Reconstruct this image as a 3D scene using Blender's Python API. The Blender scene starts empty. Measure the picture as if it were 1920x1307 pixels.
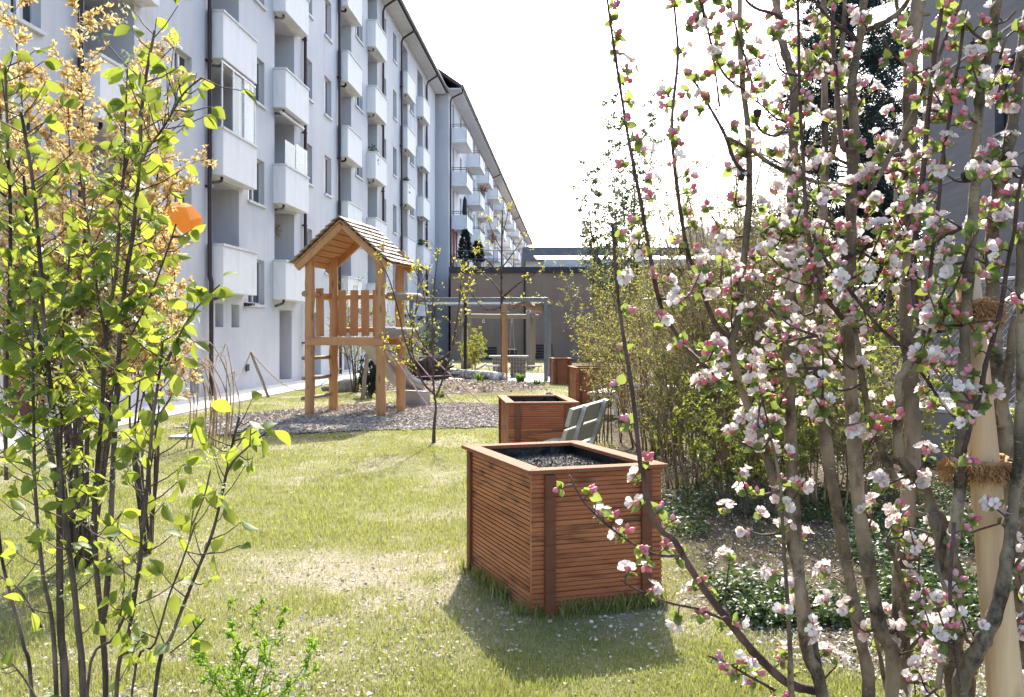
import bpy, math, random
import numpy as np
from mathutils import Vector, Matrix
random.seed(11)
rng = np.random.default_rng(11)
scene = bpy.context.scene
COL = scene.collection
F, CX, CY, EYE = 1800.0, 960.0, 627.0, 1.5
U = random.uniform

def P(px, py, Y):
    return Vector(((px - CX) / F * Y, Y, EYE - (py - CY) / F * Y))

def G(px, py):
    Y = F * EYE / (py - CY)
    return Vector(((px - CX) / F * Y, Y, 0.0))

# ------------------------------------------------------------------ mesh builder
class MB:
    def __init__(self):
        self.V = []; self.n = 0; self.loops = []; self.tot = []; self.mi = []
    def add(self, V, faces, mi=0):
        V = np.asarray(V, dtype=np.float32).reshape(-1, 3)
        if isinstance(faces, np.ndarray):
            k = faces.shape[1]
            self.loops.append((faces + self.n).ravel().astype(np.int32))
            self.tot.append(np.full(len(faces), k, np.int32))
            self.mi.append(np.full(len(faces), mi, np.int32))
        else:
            self.loops.append(np.array([i + self.n for f in faces for i in f], np.int32))
            self.tot.append(np.array([len(f) for f in faces], np.int32))
            self.mi.append(np.full(len(faces), mi, np.int32))
        self.V.append(V); self.n += len(V)
    def quad(self, a, b, c, d, mi=0):
        self.add([a, b, c, d], [(0, 1, 2, 3)], mi)
    def box(self, x0, x1, y0, y1, z0, z1, mi=0):
        self.add([(x0,y0,z0),(x1,y0,z0),(x1,y1,z0),(x0,y1,z0),(x0,y0,z1),(x1,y0,z1),(x1,y1,z1),(x0,y1,z1)],
                 [(0,3,2,1),(4,5,6,7),(0,1,5,4),(1,2,6,5),(2,3,7,6),(3,0,4,7)], mi)
    def beam(self, p0, p1, w, h, up=(0,0,1), mi=0, w1=None, h1=None):
        p0 = Vector(p0); p1 = Vector(p1); d = (p1 - p0).normalized(); up = Vector(up)
        s = d.cross(up)
        if s.length < 1e-4: s = d.cross(Vector((1,0,0)))
        s.normalize(); u = s.cross(d)
        w1 = w1 or w; h1 = h1 or h
        V = []
        for p, ww, hh in ((p0, w, h), (p1, w1, h1)):
            for a, b in ((-1,-1),(1,-1),(1,1),(-1,1)):
                V.append(p + s*(a*ww/2) + u*(b*hh/2))
        self.add(V, [(0,1,2,3),(7,6,5,4),(0,4,5,1),(1,5,6,2),(2,6,7,3),(3,7,4,0)], mi)
    def prism(self, poly, z0, z1, mi=0):
        n = len(poly)
        V = [(p[0], p[1], z0) for p in poly] + [(p[0], p[1], z1) for p in poly]
        self.add(V, [tuple(range(n))[::-1], tuple(range(n, 2*n))] + [(i, (i+1) % n, n+(i+1) % n, n+i) for i in range(n)], mi)
    def tube(self, pts, radii, n=6, mi=0, cap=True, lump=0.0):
        pts = [Vector(p) for p in pts]
        m = len(pts)
        if isinstance(radii, (int, float)): radii = [radii]*m
        t0 = (pts[1]-pts[0]).normalized()
        a = t0.cross(Vector((0,0,1)))
        if a.length < 0.1: a = t0.cross(Vector((1,0,0)))
        a.normalize()
        V = []
        for i in range(m):
            t = (pts[min(i+1, m-1)] - pts[max(i-1, 0)])
            if t.length < 1e-9: t = t0.copy()
            t.normalize()
            a = a - t*a.dot(t)
            if a.length < 1e-6: a = t.cross(Vector((0.3,1,0.2)))
            a.normalize(); b = t.cross(a)
            for k in range(n):
                an = 2*math.pi*k/n
                r = radii[i]*(1 + (U(-lump, lump) if lump else 0))
                V.append(pts[i] + a*(math.cos(an)*r) + b*(math.sin(an)*r))
        fs = [(i*n+k, i*n+(k+1) % n, (i+1)*n+(k+1) % n, (i+1)*n+k) for i in range(m-1) for k in range(n)]
        if cap:
            fs.append(tuple(range(n))[::-1]); fs.append(tuple((m-1)*n+k for k in range(n)))
        self.add(V, fs, mi)
    def blob(self, c, rx, ry, rz, seed=0, n=12, m=8, amp=.12, mi=0):
        r = np.random.default_rng(seed); ph = r.uniform(0, 6.28, (6,)); V = []
        for i in range(m+1):
            th = math.pi*i/m
            for k in range(n):
                a = 2*math.pi*k/n
                d = Vector((math.sin(th)*math.cos(a), math.sin(th)*math.sin(a), math.cos(th)))
                q = 1 + amp*(math.sin(3*d.x+ph[0])+math.sin(4*d.y+ph[1])+math.sin(5*d.z+ph[2])+.5*math.sin(9*d.x+7*d.y+ph[3]))
                V.append((c[0]+d.x*rx*q, c[1]+d.y*ry*q, c[2]+d.z*rz*q))
        self.add(V, [(i*n+k, (i+1)*n+k, (i+1)*n+(k+1) % n, i*n+(k+1) % n) for i in range(m) for k in range(n)], mi)
    def build(self, name, mats, parent=None, smooth=False, bevel=0.0, label=None):
        me = bpy.data.meshes.new(name)
        V = np.concatenate(self.V); L = np.concatenate(self.loops); t = np.concatenate(self.tot)
        me.vertices.add(len(V)); me.vertices.foreach_set('co', V.ravel())
        me.loops.add(len(L)); me.loops.foreach_set('vertex_index', L)
        me.polygons.add(len(t))
        st = np.concatenate(([0], np.cumsum(t)[:-1])).astype(np.int32)
        me.polygons.foreach_set('loop_start', st); me.polygons.foreach_set('loop_total', t)
        me.polygons.foreach_set('material_index', np.concatenate(self.mi))
        me.polygons.foreach_set('use_smooth', np.full(len(t), bool(smooth)))
        me.update(calc_edges=True); me.validate()
        if not isinstance(mats, (list, tuple)): mats = [mats]
        for x in mats: me.materials.append(x)
        o = bpy.data.objects.new(name, me); COL.objects.link(o)
        if parent: o.parent = parent
        if bevel:
            b = o.modifiers.new('bevel', 'BEVEL'); b.width = bevel; b.segments = 2; b.limit_method = 'ANGLE'
        if label: o['label'] = label
        return o

def tag(o, label=None, cat=None, group=None, kind=None):
    if label: o['label'] = label
    if cat: o['category'] = cat
    if group: o['group'] = group
    if kind: o['kind'] = kind
    return o

def thing(name, label, cat, loc=(0,0,0), rz=0.0, group=None):
    o = bpy.data.objects.new(name, None); COL.objects.link(o)
    o.location = loc; o.rotation_euler = (0, 0, rz); o.empty_display_size = .2
    return tag(o, label, cat, group)

def copy_tree(o, parent=None, loc=None):
    c = o.copy(); COL.objects.link(c)
    if parent is not None: c.parent = parent
    if loc is not None: c.location = loc
    for ch in list(o.children): copy_tree(ch, c)
    return c

def cr(pts, k=5):
    """Catmull-Rom resample"""
    pts = [Vector(p) for p in pts]; out = []
    q = [pts[0]*2 - pts[1]] + pts + [pts[-1]*2 - pts[-2]]
    for i in range(1, len(q)-2):
        for j in range(k):
            t = j/k
            a, b, c, d = q[i-1], q[i], q[i+1], q[i+2]
            out.append(.5*((2*b)+(c-a)*t+(2*a-5*b+4*c-d)*t*t+(3*b-a-3*c+d)*t**3))
    out.append(pts[-1]); return out

def lerpr(r0, r1, n): return [r0 + (r1-r0)*i/(n-1) for i in range(n)]

# ------------------------------------------------------------------ foliage helpers
def leafT(w=.36, rows=4, fold=.3, curl=.18, p=.85):
    V = []; Fs = []
    for i in range(rows+1):
        t = i/rows
        ww = max(.02, w*math.sin(math.pi*min(1, t**p)*.97+.03)) if 0 < i < rows else .015
        z = -curl*t*t
        V += [(-ww, t, z+fold*ww), (0, t, z), (ww, t, z+fold*ww)]
    for i in range(rows):
        a = i*3
        Fs += [(a, a+1, a+4, a+3), (a+1, a+2, a+5, a+4)]
    return np.array(V, np.float32), np.array(Fs, np.int32)
LEAF = leafT(.40); LEAFN = leafT(.22, 3); LEAFS = leafT(.34, 2)
def petalT():
    V = []; Fs = []
    for t, w in ((0,.06),(.25,.24),(.55,.41),(.82,.40),(.97,.2)):
        z = .26*t*t; V += [(-w, t, z+.3*w), (0, t*1.02, z), (w, t, z+.3*w)]
    for i in range(4):
        a = i*3; Fs += [(a, a+1, a+4, a+3), (a+1, a+2, a+5, a+4)]
    return np.array(V, np.float32), np.array(Fs, np.int32)
PETAL = petalT()
NEEDLE = (np.array([(-.5,0,0),(.5,0,0),(.3,1,0),(-.3,1,0)], np.float32), np.array([(0,1,2,3)], np.int32))

def nrm(a): return a/np.maximum(np.linalg.norm(a, axis=1, keepdims=True), 1e-6)

def scatter(mb, pos, d, size, T, up=.5, mi=0, nvec=None, wid=None):
    pos = np.asarray(pos, np.float32).reshape(-1, 3); N = len(pos)
    if N == 0: return
    d = nrm(np.asarray(d, np.float32).reshape(-1, 3)); size = np.broadcast_to(np.asarray(size, np.float32), (N,))
    if nvec is None:
        nvec = rng.normal(size=(N, 3)); nvec[:, 2] += up*2
    n = nvec - d*np.sum(nvec*d, 1, keepdims=True); n = nrm(n)
    x = np.cross(d, n)
    V0, F0 = T
    sx = size if wid is None else size*wid
    V = pos[:, None, :] + sx[:, None, None]*V0[None, :, 0:1]*x[:, None, :] + size[:, None, None]*(V0[None, :, 1:2]*d[:, None, :] + V0[None, :, 2:3]*n[:, None, :])
    Fs = (F0[None] + (np.arange(N)*len(V0))[:, None, None]).reshape(-1, F0.shape[1])
    mb.add(V.reshape(-1, 3), Fs, mi)

def rdir(n, up=0.0):
    d = rng.normal(size=(n, 3)); d[:, 2] += up; return nrm(d)

# value noise
_lat = rng.uniform(0, 1, (97, 97))
def vnoise(x, y):
    x = np.asarray(x, float); y = np.asarray(y, float)
    xi = np.floor(x).astype(int); yi = np.floor(y).astype(int); fx = x-xi; fy = y-yi
    fx = fx*fx*(3-2*fx); fy = fy*fy*(3-2*fy)
    g = lambda a, b: _lat[a % 97, b % 97]
    return (g(xi, yi)*(1-fx)+g(xi+1, yi)*fx)*(1-fy)+(g(xi, yi+1)*(1-fx)+g(xi+1, yi+1)*fx)*fy
def fbm(x, y): return .5*vnoise(x, y)+.3*vnoise(x*2.1+7, y*2.1+3)+.2*vnoise(x*4.3+1, y*4.3+9)

# ------------------------------------------------------------------ materials
def base_mat(name):
    m = bpy.data.materials.new(name); m.use_nodes = True
    nt = m.node_tree; return m, nt, nt.nodes['Principled BSDF'], nt.nodes['Material Output']
def N(nt, t, **kw):
    n = nt.nodes.new(t)
    for k, v in kw.items(): setattr(n, k, v)
    return n
def L(nt, a, b): nt.links.new(a, b)
def rgba(c): return (c[0], c[1], c[2], 1)

def mixc(nt, fac, a, b, mode='MIX'):
    n = N(nt, 'ShaderNodeMix', data_type='RGBA', blend_type=mode)
    for k, v in ((0, fac), (6, a), (7, b)):
        if hasattr(v, 'links'): L(nt, v, n.inputs[k])
        elif k == 0: n.inputs[0].default_value = v
        else: n.inputs[k].default_value = rgba(v)
    return n.outputs[2]
def noise(nt, vec, scale, detail=4, rough=.55, lo=.35, hi=.65):
    n = N(nt, 'ShaderNodeTexNoise'); n.inputs['Scale'].default_value = scale; n.inputs['Detail'].default_value = detail; n.inputs['Roughness'].default_value = rough
    L(nt, vec, n.inputs['Vector'])
    mr = N(nt, 'ShaderNodeMapRange'); mr.inputs[1].default_value = lo; mr.inputs[2].default_value = hi
    L(nt, n.outputs['Fac'], mr.inputs[0]); return mr.outputs[0]
def mapping(nt, scale, kind='Object'):
    tc = N(nt, 'ShaderNodeTexCoord'); mp = N(nt, 'ShaderNodeMapping'); mp.inputs['Scale'].default_value = scale
    L(nt, tc.outputs[kind], mp.inputs['Vector']); return mp.outputs['Vector']
def bump(nt, bs, h, strength=.3, dist=.01):
    b = N(nt, 'ShaderNodeBump'); b.inputs['Strength'].default_value = strength; b.inputs['Distance'].default_value = dist
    L(nt, h, b.inputs['Height']); L(nt, b.outputs[0], bs.inputs['Normal'])

def pm(name, c1, c2=None, rough=.7, scale=6, vs=(1,1,1), bmp=.2, bdist=.01, metal=0.0, detail=5, bscale=None, spec=.4, stain=None, streak=None):
    m, nt, bs, out = base_mat(name)
    c2 = c2 or tuple(x*.75 for x in c1)
    v = mapping(nt, vs)
    f = noise(nt, v, scale, detail)
    col = mixc(nt, f, c1, c2)
    if stain:
        f3 = noise(nt, v, stain[1], 3, .6, .5, .75)
        col = mixc(nt, f3, col, stain[0])
    if streak:
        col = mixc(nt, noise(nt, mapping(nt, (2.6,2.6,.3)), 1.0, 6, .7, .52, .95), col, streak)
    L(nt, col, bs.inputs['Base Color'])
    bs.inputs['Roughness'].default_value = rough; bs.inputs['Metallic'].default_value = metal
    bs.inputs['Specular IOR Level'].default_value = spec
    if bmp: bump(nt, bs, noise(nt, v, bscale or scale*3, 6, .6, .2, .8), bmp, bdist)
    return m

def woodmat(name, c1, c2, dark, vs, board=0.0, rough=.6, knots=True, bmp=.25, streak=0.0):
    """grain runs along the axis with the small scale in vs"""
    m, nt, bs, out = base_mat(name)
    v = mapping(nt, vs)
    g = noise(nt, v, 1.0, 6, .6, .3, .7)
    fine = noise(nt, v, 4.0, 5, .65, .3, .7)
    col = mixc(nt, g, c1, c2)
    col = mixc(nt, fine, col, tuple(x*.72 for x in c1))
    if knots:
        v2 = mapping(nt, tuple(x*.35 + 1.2 for x in [min(s, 12) for s in vs]))
        k = N(nt, 'ShaderNodeTexVoronoi'); k.inputs['Scale'].default_value = 1.9; L(nt, v2, k.inputs['Vector'])
        mr = N(nt, 'ShaderNodeMapRange'); mr.inputs[1].default_value = .10; mr.inputs[2].default_value = .31; mr.inputs[3].default_value = .9; mr.inputs[4].default_value = 0
        L(nt, k.outputs['Distance'], mr.inputs[0])
        col = mixc(nt, mr.outputs[0], col, dark)
    if streak:
        sn = noise(nt, mapping(nt, tuple(x*.5+1.0 for x in vs)), 1.0, 5, .62, .51, .62)
        ml = N(nt, 'ShaderNodeMath', operation='MULTIPLY'); L(nt, sn, ml.inputs[0]); ml.inputs[1].default_value = streak
        col = mixc(nt, ml.outputs[0], col, tuple(x*1.6 for x in dark))
        sp0 = N(nt, 'ShaderNodeSeparateXYZ'); L(nt, mapping(nt, (1,1,1)), sp0.inputs[0])
        mz = N(nt, 'ShaderNodeMapRange'); mz.inputs[1].default_value = .0; mz.inputs[2].default_value = .16; mz.inputs[3].default_value = .55; mz.inputs[4].default_value = 0; L(nt, sp0.outputs['Z'], mz.inputs[0])
        mq = N(nt, 'ShaderNodeMath', operation='MULTIPLY'); L(nt, mz.outputs[0], mq.inputs[0]); L(nt, noise(nt, mapping(nt, (6,6,5)), 1.0, 4, .6, .25, .7), mq.inputs[1])
        col = mixc(nt, mq.outputs[0], col, (.2,.16,.11))
    oi = N(nt, 'ShaderNodeObjectInfo')
    if board:
        tc = N(nt, 'ShaderNodeTexCoord'); sp = N(nt, 'ShaderNodeSeparateXYZ'); L(nt, tc.outputs['Object'], sp.inputs[0])
        dv = N(nt, 'ShaderNodeMath', operation='DIVIDE'); L(nt, sp.outputs['Z'], dv.inputs[0]); dv.inputs[1].default_value = board
        fl = N(nt, 'ShaderNodeMath', operation='FLOOR'); L(nt, dv.outputs[0], fl.inputs[0])
        ad = N(nt, 'ShaderNodeMath', operation='ADD'); L(nt, fl.outputs[0], ad.inputs[0]); L(nt, oi.outputs['Random'], ad.inputs[1])
        wn = N(nt, 'ShaderNodeTexWhiteNoise', noise_dimensions='1D'); L(nt, ad.outputs[0], wn.inputs['W'])
        mr = N(nt, 'ShaderNodeMapRange'); mr.inputs[3].default_value = 0; mr.inputs[4].default_value = .85; L(nt, wn.outputs['Value'], mr.inputs[0])
        col = mixc(nt, mr.outputs[0], col, c2)
    else:
        ge = N(nt, 'ShaderNodeNewGeometry')
        mr = N(nt, 'ShaderNodeMapRange'); mr.inputs[4].default_value = .45; L(nt, ge.outputs['Random Per Island'], mr.inputs[0])
        col = mixc(nt, mr.outputs[0], col, c2)
    L(nt, col, bs.inputs['Base Color']); bs.inputs['Roughness'].default_value = rough; bs.inputs['Specular IOR Level'].default_value = .35
    bump(nt, bs, fine, bmp, .004)
    return m

def leafmat(name, c1, c2, tc, tr=.5, rough=.45, c3=None):
    """thin leaf: reflects c1..c2 (one draw per leaf), lets tc-coloured light through"""
    m, nt, bs, out = base_mat(name)
    ge = N(nt, 'ShaderNodeNewGeometry')
    r = ge.outputs['Random Per Island']
    col = mixc(nt, r, c1, c2)
    if c3:
        wn = N(nt, 'ShaderNodeTexWhiteNoise', noise_dimensions='1D'); L(nt, r, wn.inputs['W'])
        mr = N(nt, 'ShaderNodeMapRange'); mr.inputs[1].default_value = .5; mr.inputs[2].default_value = .7; L(nt, wn.outputs['Value'], mr.inputs[0])
        col = mixc(nt, mr.outputs[0], col, c3)
    L(nt, col, bs.inputs['Base Color']); bs.inputs['Roughness'].default_value = rough; bs.inputs['Specular IOR Level'].default_value = .3
    t = N(nt, 'ShaderNodeBsdfTranslucent')
    tcol = mixc(nt, r, tc, tuple(x*.6 for x in tc))
    L(nt, tcol, t.inputs['Color'])
    mx = N(nt, 'ShaderNodeMixShader'); mx.inputs[0].default_value = tr
    L(nt, bs.outputs[0], mx.inputs[1]); L(nt, t.outputs[0], mx.inputs[2]); L(nt, mx.outputs[0], out.inputs['Surface'])
    return m

def barkmat(name, c1, c2, vs=(30,30,8), bmp=.5):
    m, nt, bs, out = base_mat(name)
    v = mapping(nt, vs)
    f = noise(nt, v, 1.0, 6, .65, .3, .7); g = noise(nt, mapping(nt, (9,9,5)), 1.0, 3, .5, .45, .65)
    col = mixc(nt, f, c1, c2); col = mixc(nt, g, col, tuple(min(1, x*1.6+.02) for x in c1))
    ln = noise(nt, mapping(nt, (vs[0]*1.6, vs[1]*1.6, vs[0]*6)), 1.0, 2, .5, .62, .72)
    col = mixc(nt, ln, col, tuple(min(1, x*2.1) for x in c1))
    mo = noise(nt, mapping(nt, (vs[0]*.5, vs[1]*.5, vs[2]*.6)), 1.0, 5, .7, .5, .66)
    col = mixc(nt, mo, col, tuple(x*.45 for x in c2))
    L(nt, col, bs.inputs['Base Color']); bs.inputs['Roughness'].default_value = .75; bs.inputs['Specular IOR Level'].default_value = .3
    ad = N(nt, 'ShaderNodeMath', operation='ADD'); L(nt, f, ad.inputs[0]); L(nt, ln, ad.inputs[1])
    bump(nt, bs, ad.outputs[0], bmp, .004); return m

def glassmat(name, col=(.03,.04,.05), rough=.06):
    m, nt, bs, out = base_mat(name)
    bs.inputs['Base Color'].default_value = rgba(col); bs.inputs['Roughness'].default_value = rough; bs.inputs['Specular IOR Level'].default_value = .7
    return m

def clearglass(name):
    m, nt, bs, out = base_mat(name)
    t = N(nt, 'ShaderNodeBsdfTransparent'); t.inputs[0].default_value = (.86,.9,.9,1)
    bs.inputs['Base Color'].default_value = (.6,.66,.68,1); bs.inputs['Roughness'].default_value = .08
    mx = N(nt, 'ShaderNodeMixShader'); mx.inputs[0].default_value = .3
    L(nt, t.outputs[0], mx.inputs[1]); L(nt, bs.outputs[0], mx.inputs[2]); L(nt, mx.outputs[0], out.inputs['Surface']); return m

M = {}
M['plaster'] = pm('plaster', (.61,.612,.63), (.565,.57,.59), .85, .6, bmp=.25, bdist=.006, bscale=40, spec=.2, stain=((.48,.49,.54), .35), streak=(.4,.41,.45))
M['parapet'] = pm('parapet_plaster', (.84,.84,.84), (.78,.78,.79), .8, .8, bmp=.1, bscale=30, spec=.2, stain=((.72,.72,.72), 1.3), streak=(.5,.5,.49))
M['coping'] = pm('coping_stone', (.66,.66,.66), (.56,.56,.56), .7, 3, bmp=.1)
M['soffit'] = pm('soffit_paint', (.7,.7,.7), (.64,.64,.64), .8, 2, bmp=.05)
M['pipe'] = pm('dark_brown_pipe', (.045,.03,.035), (.06,.045,.05), .4, 4, bmp=.0, metal=.3)
M['gutter'] = pm('grey_zinc', (.12,.13,.15), (.17,.18,.2), .5, 3, bmp=.05, metal=.4)
M['rooftile'] = pm('roof_tile', (.07,.06,.06), (.12,.1,.09), .8, 8, bmp=.3)
M['pvc'] = pm('white_frame', (.7,.71,.72), (.64,.65,.66), .45, 5, bmp=0)
M['glass'] = glassmat('window_glass')
M['curtainglass'] = glassmat('window_glass_with_net_curtain', (.35,.38,.42), .1)
M['redblind'] = pm('red_brown_blind', (.16,.035,.03), (.12,.03,.028), .6, 3, vs=(1,1,20), bmp=.2)
M['reddoor'] = pm('red_brown_door', (.13,.03,.025), (.1,.025,.02), .5, 4, bmp=.05)
M['greydoor'] = pm('grey_door', (.28,.28,.29), (.22,.22,.23), .5, 4, bmp=.05)
M['clear'] = clearglass('clear_glass')
M['brownwall'] = pm('brown_render', (.34,.245,.18), (.295,.21,.155), .85, 1.0, bmp=.2, bscale=25, stain=((.34,.265,.215), .4), streak=(.2,.155,.125))
M['darkmetal'] = pm('dark_grey_metal', (.035,.035,.04), (.05,.05,.055), .45, 5, bmp=0, metal=.4)
M['greymetal'] = pm('grey_painted_steel', (.13,.14,.15), (.16,.17,.18), .4, 5, bmp=0, metal=.5)
M['galv'] = pm('galvanised_steel', (.42,.43,.44), (.52,.53,.54), .4, 14, bmp=.03, metal=.7)
M['stainless'] = pm('stainless_steel', (.38,.37,.36), (.3,.3,.3), .42, 3, bmp=.03, metal=.75)
M['concrete'] = pm('concrete', (.40,.38,.35), (.31,.295,.27), .85, 2.0, bmp=.25, bscale=30, stain=((.22,.21,.19), 1.2))
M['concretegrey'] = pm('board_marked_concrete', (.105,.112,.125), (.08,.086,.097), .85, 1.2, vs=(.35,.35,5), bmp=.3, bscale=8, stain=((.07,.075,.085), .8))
M['paving'] = pm('paving', (.62,.61,.58), (.53,.52,.49), .85, 1.5, bmp=.2, bscale=40)
M['whitewall'] = pm('white_wall', (.62,.62,.6), (.55,.55,.54), .8, 1, bmp=.1)
M['zincroof'] = pm('pale_sheet_roof', (.6,.61,.62), (.5,.51,.53), .45, 1, bmp=.05, metal=.3)
M['planter'] = woodmat('red_stained_wood', (.56,.21,.082), (.31,.088,.033), (.055,.018,.009), (2.2,2.2,34), board=.1267, rough=.5, streak=.8)
M['planterpost'] = woodmat('dark_stained_post', (.2,.068,.028), (.13,.043,.02), (.04,.015,.008), (30,30,3), rough=.55, knots=False)
M['planterrim'] = woodmat('worn_rim_wood', (.31,.125,.058), (.24,.085,.036), (.1,.035,.018), (12,12,12), rough=.85, knots=False)
M['liner'] = pm('black_liner', (.008,.008,.009), (.014,.014,.016), .35, 6, bmp=.6, bdist=.02, bscale=14)
M['soil'] = pm('dark_soil', (.17,.15,.13), (.075,.065,.055), .95, 40, bmp=1, bdist=.01, bscale=90)
M['pole'] = woodmat('robinia_pole', (.58,.335,.155), (.46,.225,.09), (.16,.07,.03), (16,16,1.1), rough=.6)
M['plank'] = woodmat('larch_plank', (.56,.31,.14), (.45,.21,.085), (.16,.07,.03), (9,1.1,9), rough=.6, knots=False)
M['slat'] = woodmat('larch_slat', (.58,.31,.14), (.48,.23,.1), (.16,.07,.03), (14,14,1.2), rough=.6, knots=False)
M['shingle'] = woodmat('weathered_shingle', (.36,.29,.22), (.27,.21,.155), (.1,.07,.05), (3,14,14), rough=.75, knots=False)
M['greywood'] = woodmat('grey_weathered_wood', (.5,.46,.36), (.4,.365,.28), (.1,.1,.09), (3,3,30), rough=.75, knots=False)
M['greypole'] = woodmat('grey_weathered_pole', (.36,.3,.24), (.27,.22,.17), (.1,.1,.09), (10,10,2), rough=.75, knots=False)
M['stake'] = woodmat('peeled_stake_wood', (.74,.52,.31), (.65,.43,.24), (.22,.11,.05), (16,16,1.0), rough=.55)
M['coir'] = pm('coir_fibre', (.44,.24,.1), (.3,.155,.062), .9, 20, bmp=0)
M['rope'] = pm('pale_pink_rope', (.55,.36,.36), (.48,.3,.3), .8, 40, bmp=.1)
M['hemp'] = pm('hemp_rope', (.45,.36,.24), (.38,.3,.2), .9, 40, bmp=.1)
M['log'] = barkmat('pale_log_bark', (.6,.56,.52), (.13,.11,.095), (4,4,14))
M['root'] = barkmat('dark_root', (.075,.055,.045), (.035,.026,.022))
M['stone'] = pm('grey_boulder', (.33,.31,.28), (.2,.19,.17), .9, 4, bmp=.6, bdist=.03, bscale=10)
M['gabion'] = pm('brick_rubble', (.34,.22,.16), (.2,.15,.12), .9, 18, bmp=1, bdist=.03, bscale=14)
M['apple_bark'] = barkmat('apple_bark', (.17,.132,.088), (.075,.057,.038), (24,24,14), .9)
M['apple_twig'] = barkmat('apple_twig_bark', (.085,.048,.042), (.05,.03,.027))
M['brown_bark'] = barkmat('brown_stem_bark', (.1,.07,.052), (.055,.038,.03))
M['tan_bark'] = barkmat('tan_stem_bark', (.27,.175,.105), (.16,.1,.062))
M['cane'] = barkmat('dry_cane', (.42,.29,.17), (.3,.19,.1))
M['conifer_bark'] = barkmat('conifer_bark', (.06,.045,.038), (.035,.027,.024), (6,6,2))
M['leaf_serv'] = leafmat('serviceberry_leaf', (.075,.15,.032), (.042,.1,.024), (.5,.58,.07), .46, .55)
M['leaf_apple'] = leafmat('apple_leaf', (.14,.21,.07), (.09,.15,.045), (.4,.5,.1), .45)
M['leaf_lime'] = leafmat('young_lime_leaf', (.2,.24,.05), (.13,.17,.035), (.5,.52,.08), .5)
M['leaf_shrub'] = leafmat('shrub_leaf', (.2,.215,.07), (.14,.155,.05), (.42,.42,.12), .45, c3=(.25,.19,.09))
M['leaf_birch'] = leafmat('birch_leaf', (.13,.16,.085), (.1,.13,.065), (.3,.36,.18), .22)
M['leaf_yellow'] = leafmat('yellow_young_leaf', (.32,.3,.05), (.22,.23,.04), (.6,.55,.08), .5)
M['copper'] = leafmat('pale_copper_blossom', (.76,.61,.31), (.6,.42,.19), (.85,.64,.26), .45, c3=(.76,.68,.4))
M['cream'] = leafmat('cream_flower', (.6,.6,.42), (.5,.52,.32), (.6,.6,.4), .4)
M['petal'] = leafmat('white_petal', (.86,.84,.81), (.83,.76,.75), (.9,.84,.78), .42, c3=(.8,.58,.6))
M['bud'] = leafmat('pink_bud', (.68,.13,.2), (.74,.3,.36), (.75,.28,.32), .3, c3=(.74,.42,.46))
M['stamen'] = leafmat('yellow_stamen', (.6,.45,.1), (.5,.38,.08), (.6,.45,.1), .3)
M['conifer'] = leafmat('conifer_needles', (.022,.042,.038), (.03,.055,.045), (.03,.06,.04), .15, .6)
M['ivy'] = leafmat('groundcover_leaf', (.05,.095,.03), (.035,.07,.022), (.12,.2,.04), .3, c3=(.11,.14,.05))
M['iris'] = leafmat('iris_leaf', (.1,.19,.045), (.07,.14,.035), (.35,.5,.08), .4)
M['grass'] = leafmat('grass_blade', (.20,.23,.06), (.145,.175,.045), (.44,.47,.1), .45, .55, c3=(.42,.39,.2))
M['litter'] = leafmat('dry_litter', (.5,.44,.33), (.34,.28,.19), (.3,.25,.15), .1, .8, c3=(.66,.62,.53))
M['chip'] = leafmat('grey_wood_chip', (.5,.43,.365), (.3,.255,.21), (.2,.17,.14), .05, .85, c3=(.54,.5,.45))
M['orange'] = leafmat('orange_cloth', (.95,.42,.09), (.92,.37,.07), (1,.5,.1), .6, .7)
M['leaf_barb'] = leafmat('barberry_leaf', (.16,.3,.035), (.11,.23,.028), (.42,.62,.06), .45)
M['yardfloor'] = pm('grey_yard', (.3,.3,.29), (.23,.23,.22), .9, 1.5, bmp=.2, bscale=40)
M['canvas'] = pm('brown_canvas', (.36,.25,.17), (.25,.16,.1), .85, 6, bmp=.3)
M['redcloth'] = pm('red_cloth', (.5,.07,.03), (.42,.05,.025), .8, 6, bmp=.1)
M['orangeorn'] = pm('yellow_straw', (.5,.33,.1), (.4,.25,.08), .8, 12, bmp=.2)
M['black'] = pm('black_plastic', (.012,.012,.014), (.02,.02,.022), .5, 6, bmp=.05)
M['deadapple'] = pm('shrivelled_apple', (.05,.022,.016), (.028,.014,.011), .8, 30, bmp=.8, bdist=.004)
M['bluepane'] = glassmat('blue_blind_glass', (.10,.15,.24), .15)
# ================================================================== CAMERA, LIGHT, WORLD
cam = bpy.data.cameras.new('camera'); camo = bpy.data.objects.new('camera', cam); COL.objects.link(camo)
cam.sensor_width = 36; cam.lens = 36*F/1920; cam.clip_start = .05; cam.clip_end = 3000
camo.location = (0, 0, EYE); camo.rotation_euler = (math.pi/2, 0, 0)
cam.shift_y = -(653.5-CY)/1920
scene.camera = camo
SUN_EL, SUN_AZ = 39.5, 4.2
w = bpy.data.worlds.new('World'); scene.world = w; w.use_nodes = True
nt = w.node_tree; bg = nt.nodes['Background']
sky = nt.nodes.new('ShaderNodeTexSky'); sky.sky_type = 'NISHITA'; sky.sun_disc = False
sky.sun_elevation = math.radians(SUN_EL); sky.sun_rotation = math.radians(SUN_AZ)
sky.air_density = 1.0; sky.dust_density = 4.0; sky.ozone_density = 1.0; sky.altitude = 400
nt.links.new(sky.outputs[0], bg.inputs[0]); bg.inputs[1].default_value = .15
sl = bpy.data.lights.new('sun', 'SUN'); sl.energy = 2.9; sl.angle = math.radians(.6); sl.color = (1, .94, .84)
so = bpy.data.objects.new('sun', sl); COL.objects.link(so)
e, a = math.radians(SUN_EL), math.radians(SUN_AZ)
tosun = Vector((math.cos(e)*math.sin(a), math.cos(e)*math.cos(a), math.sin(e)))
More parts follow.
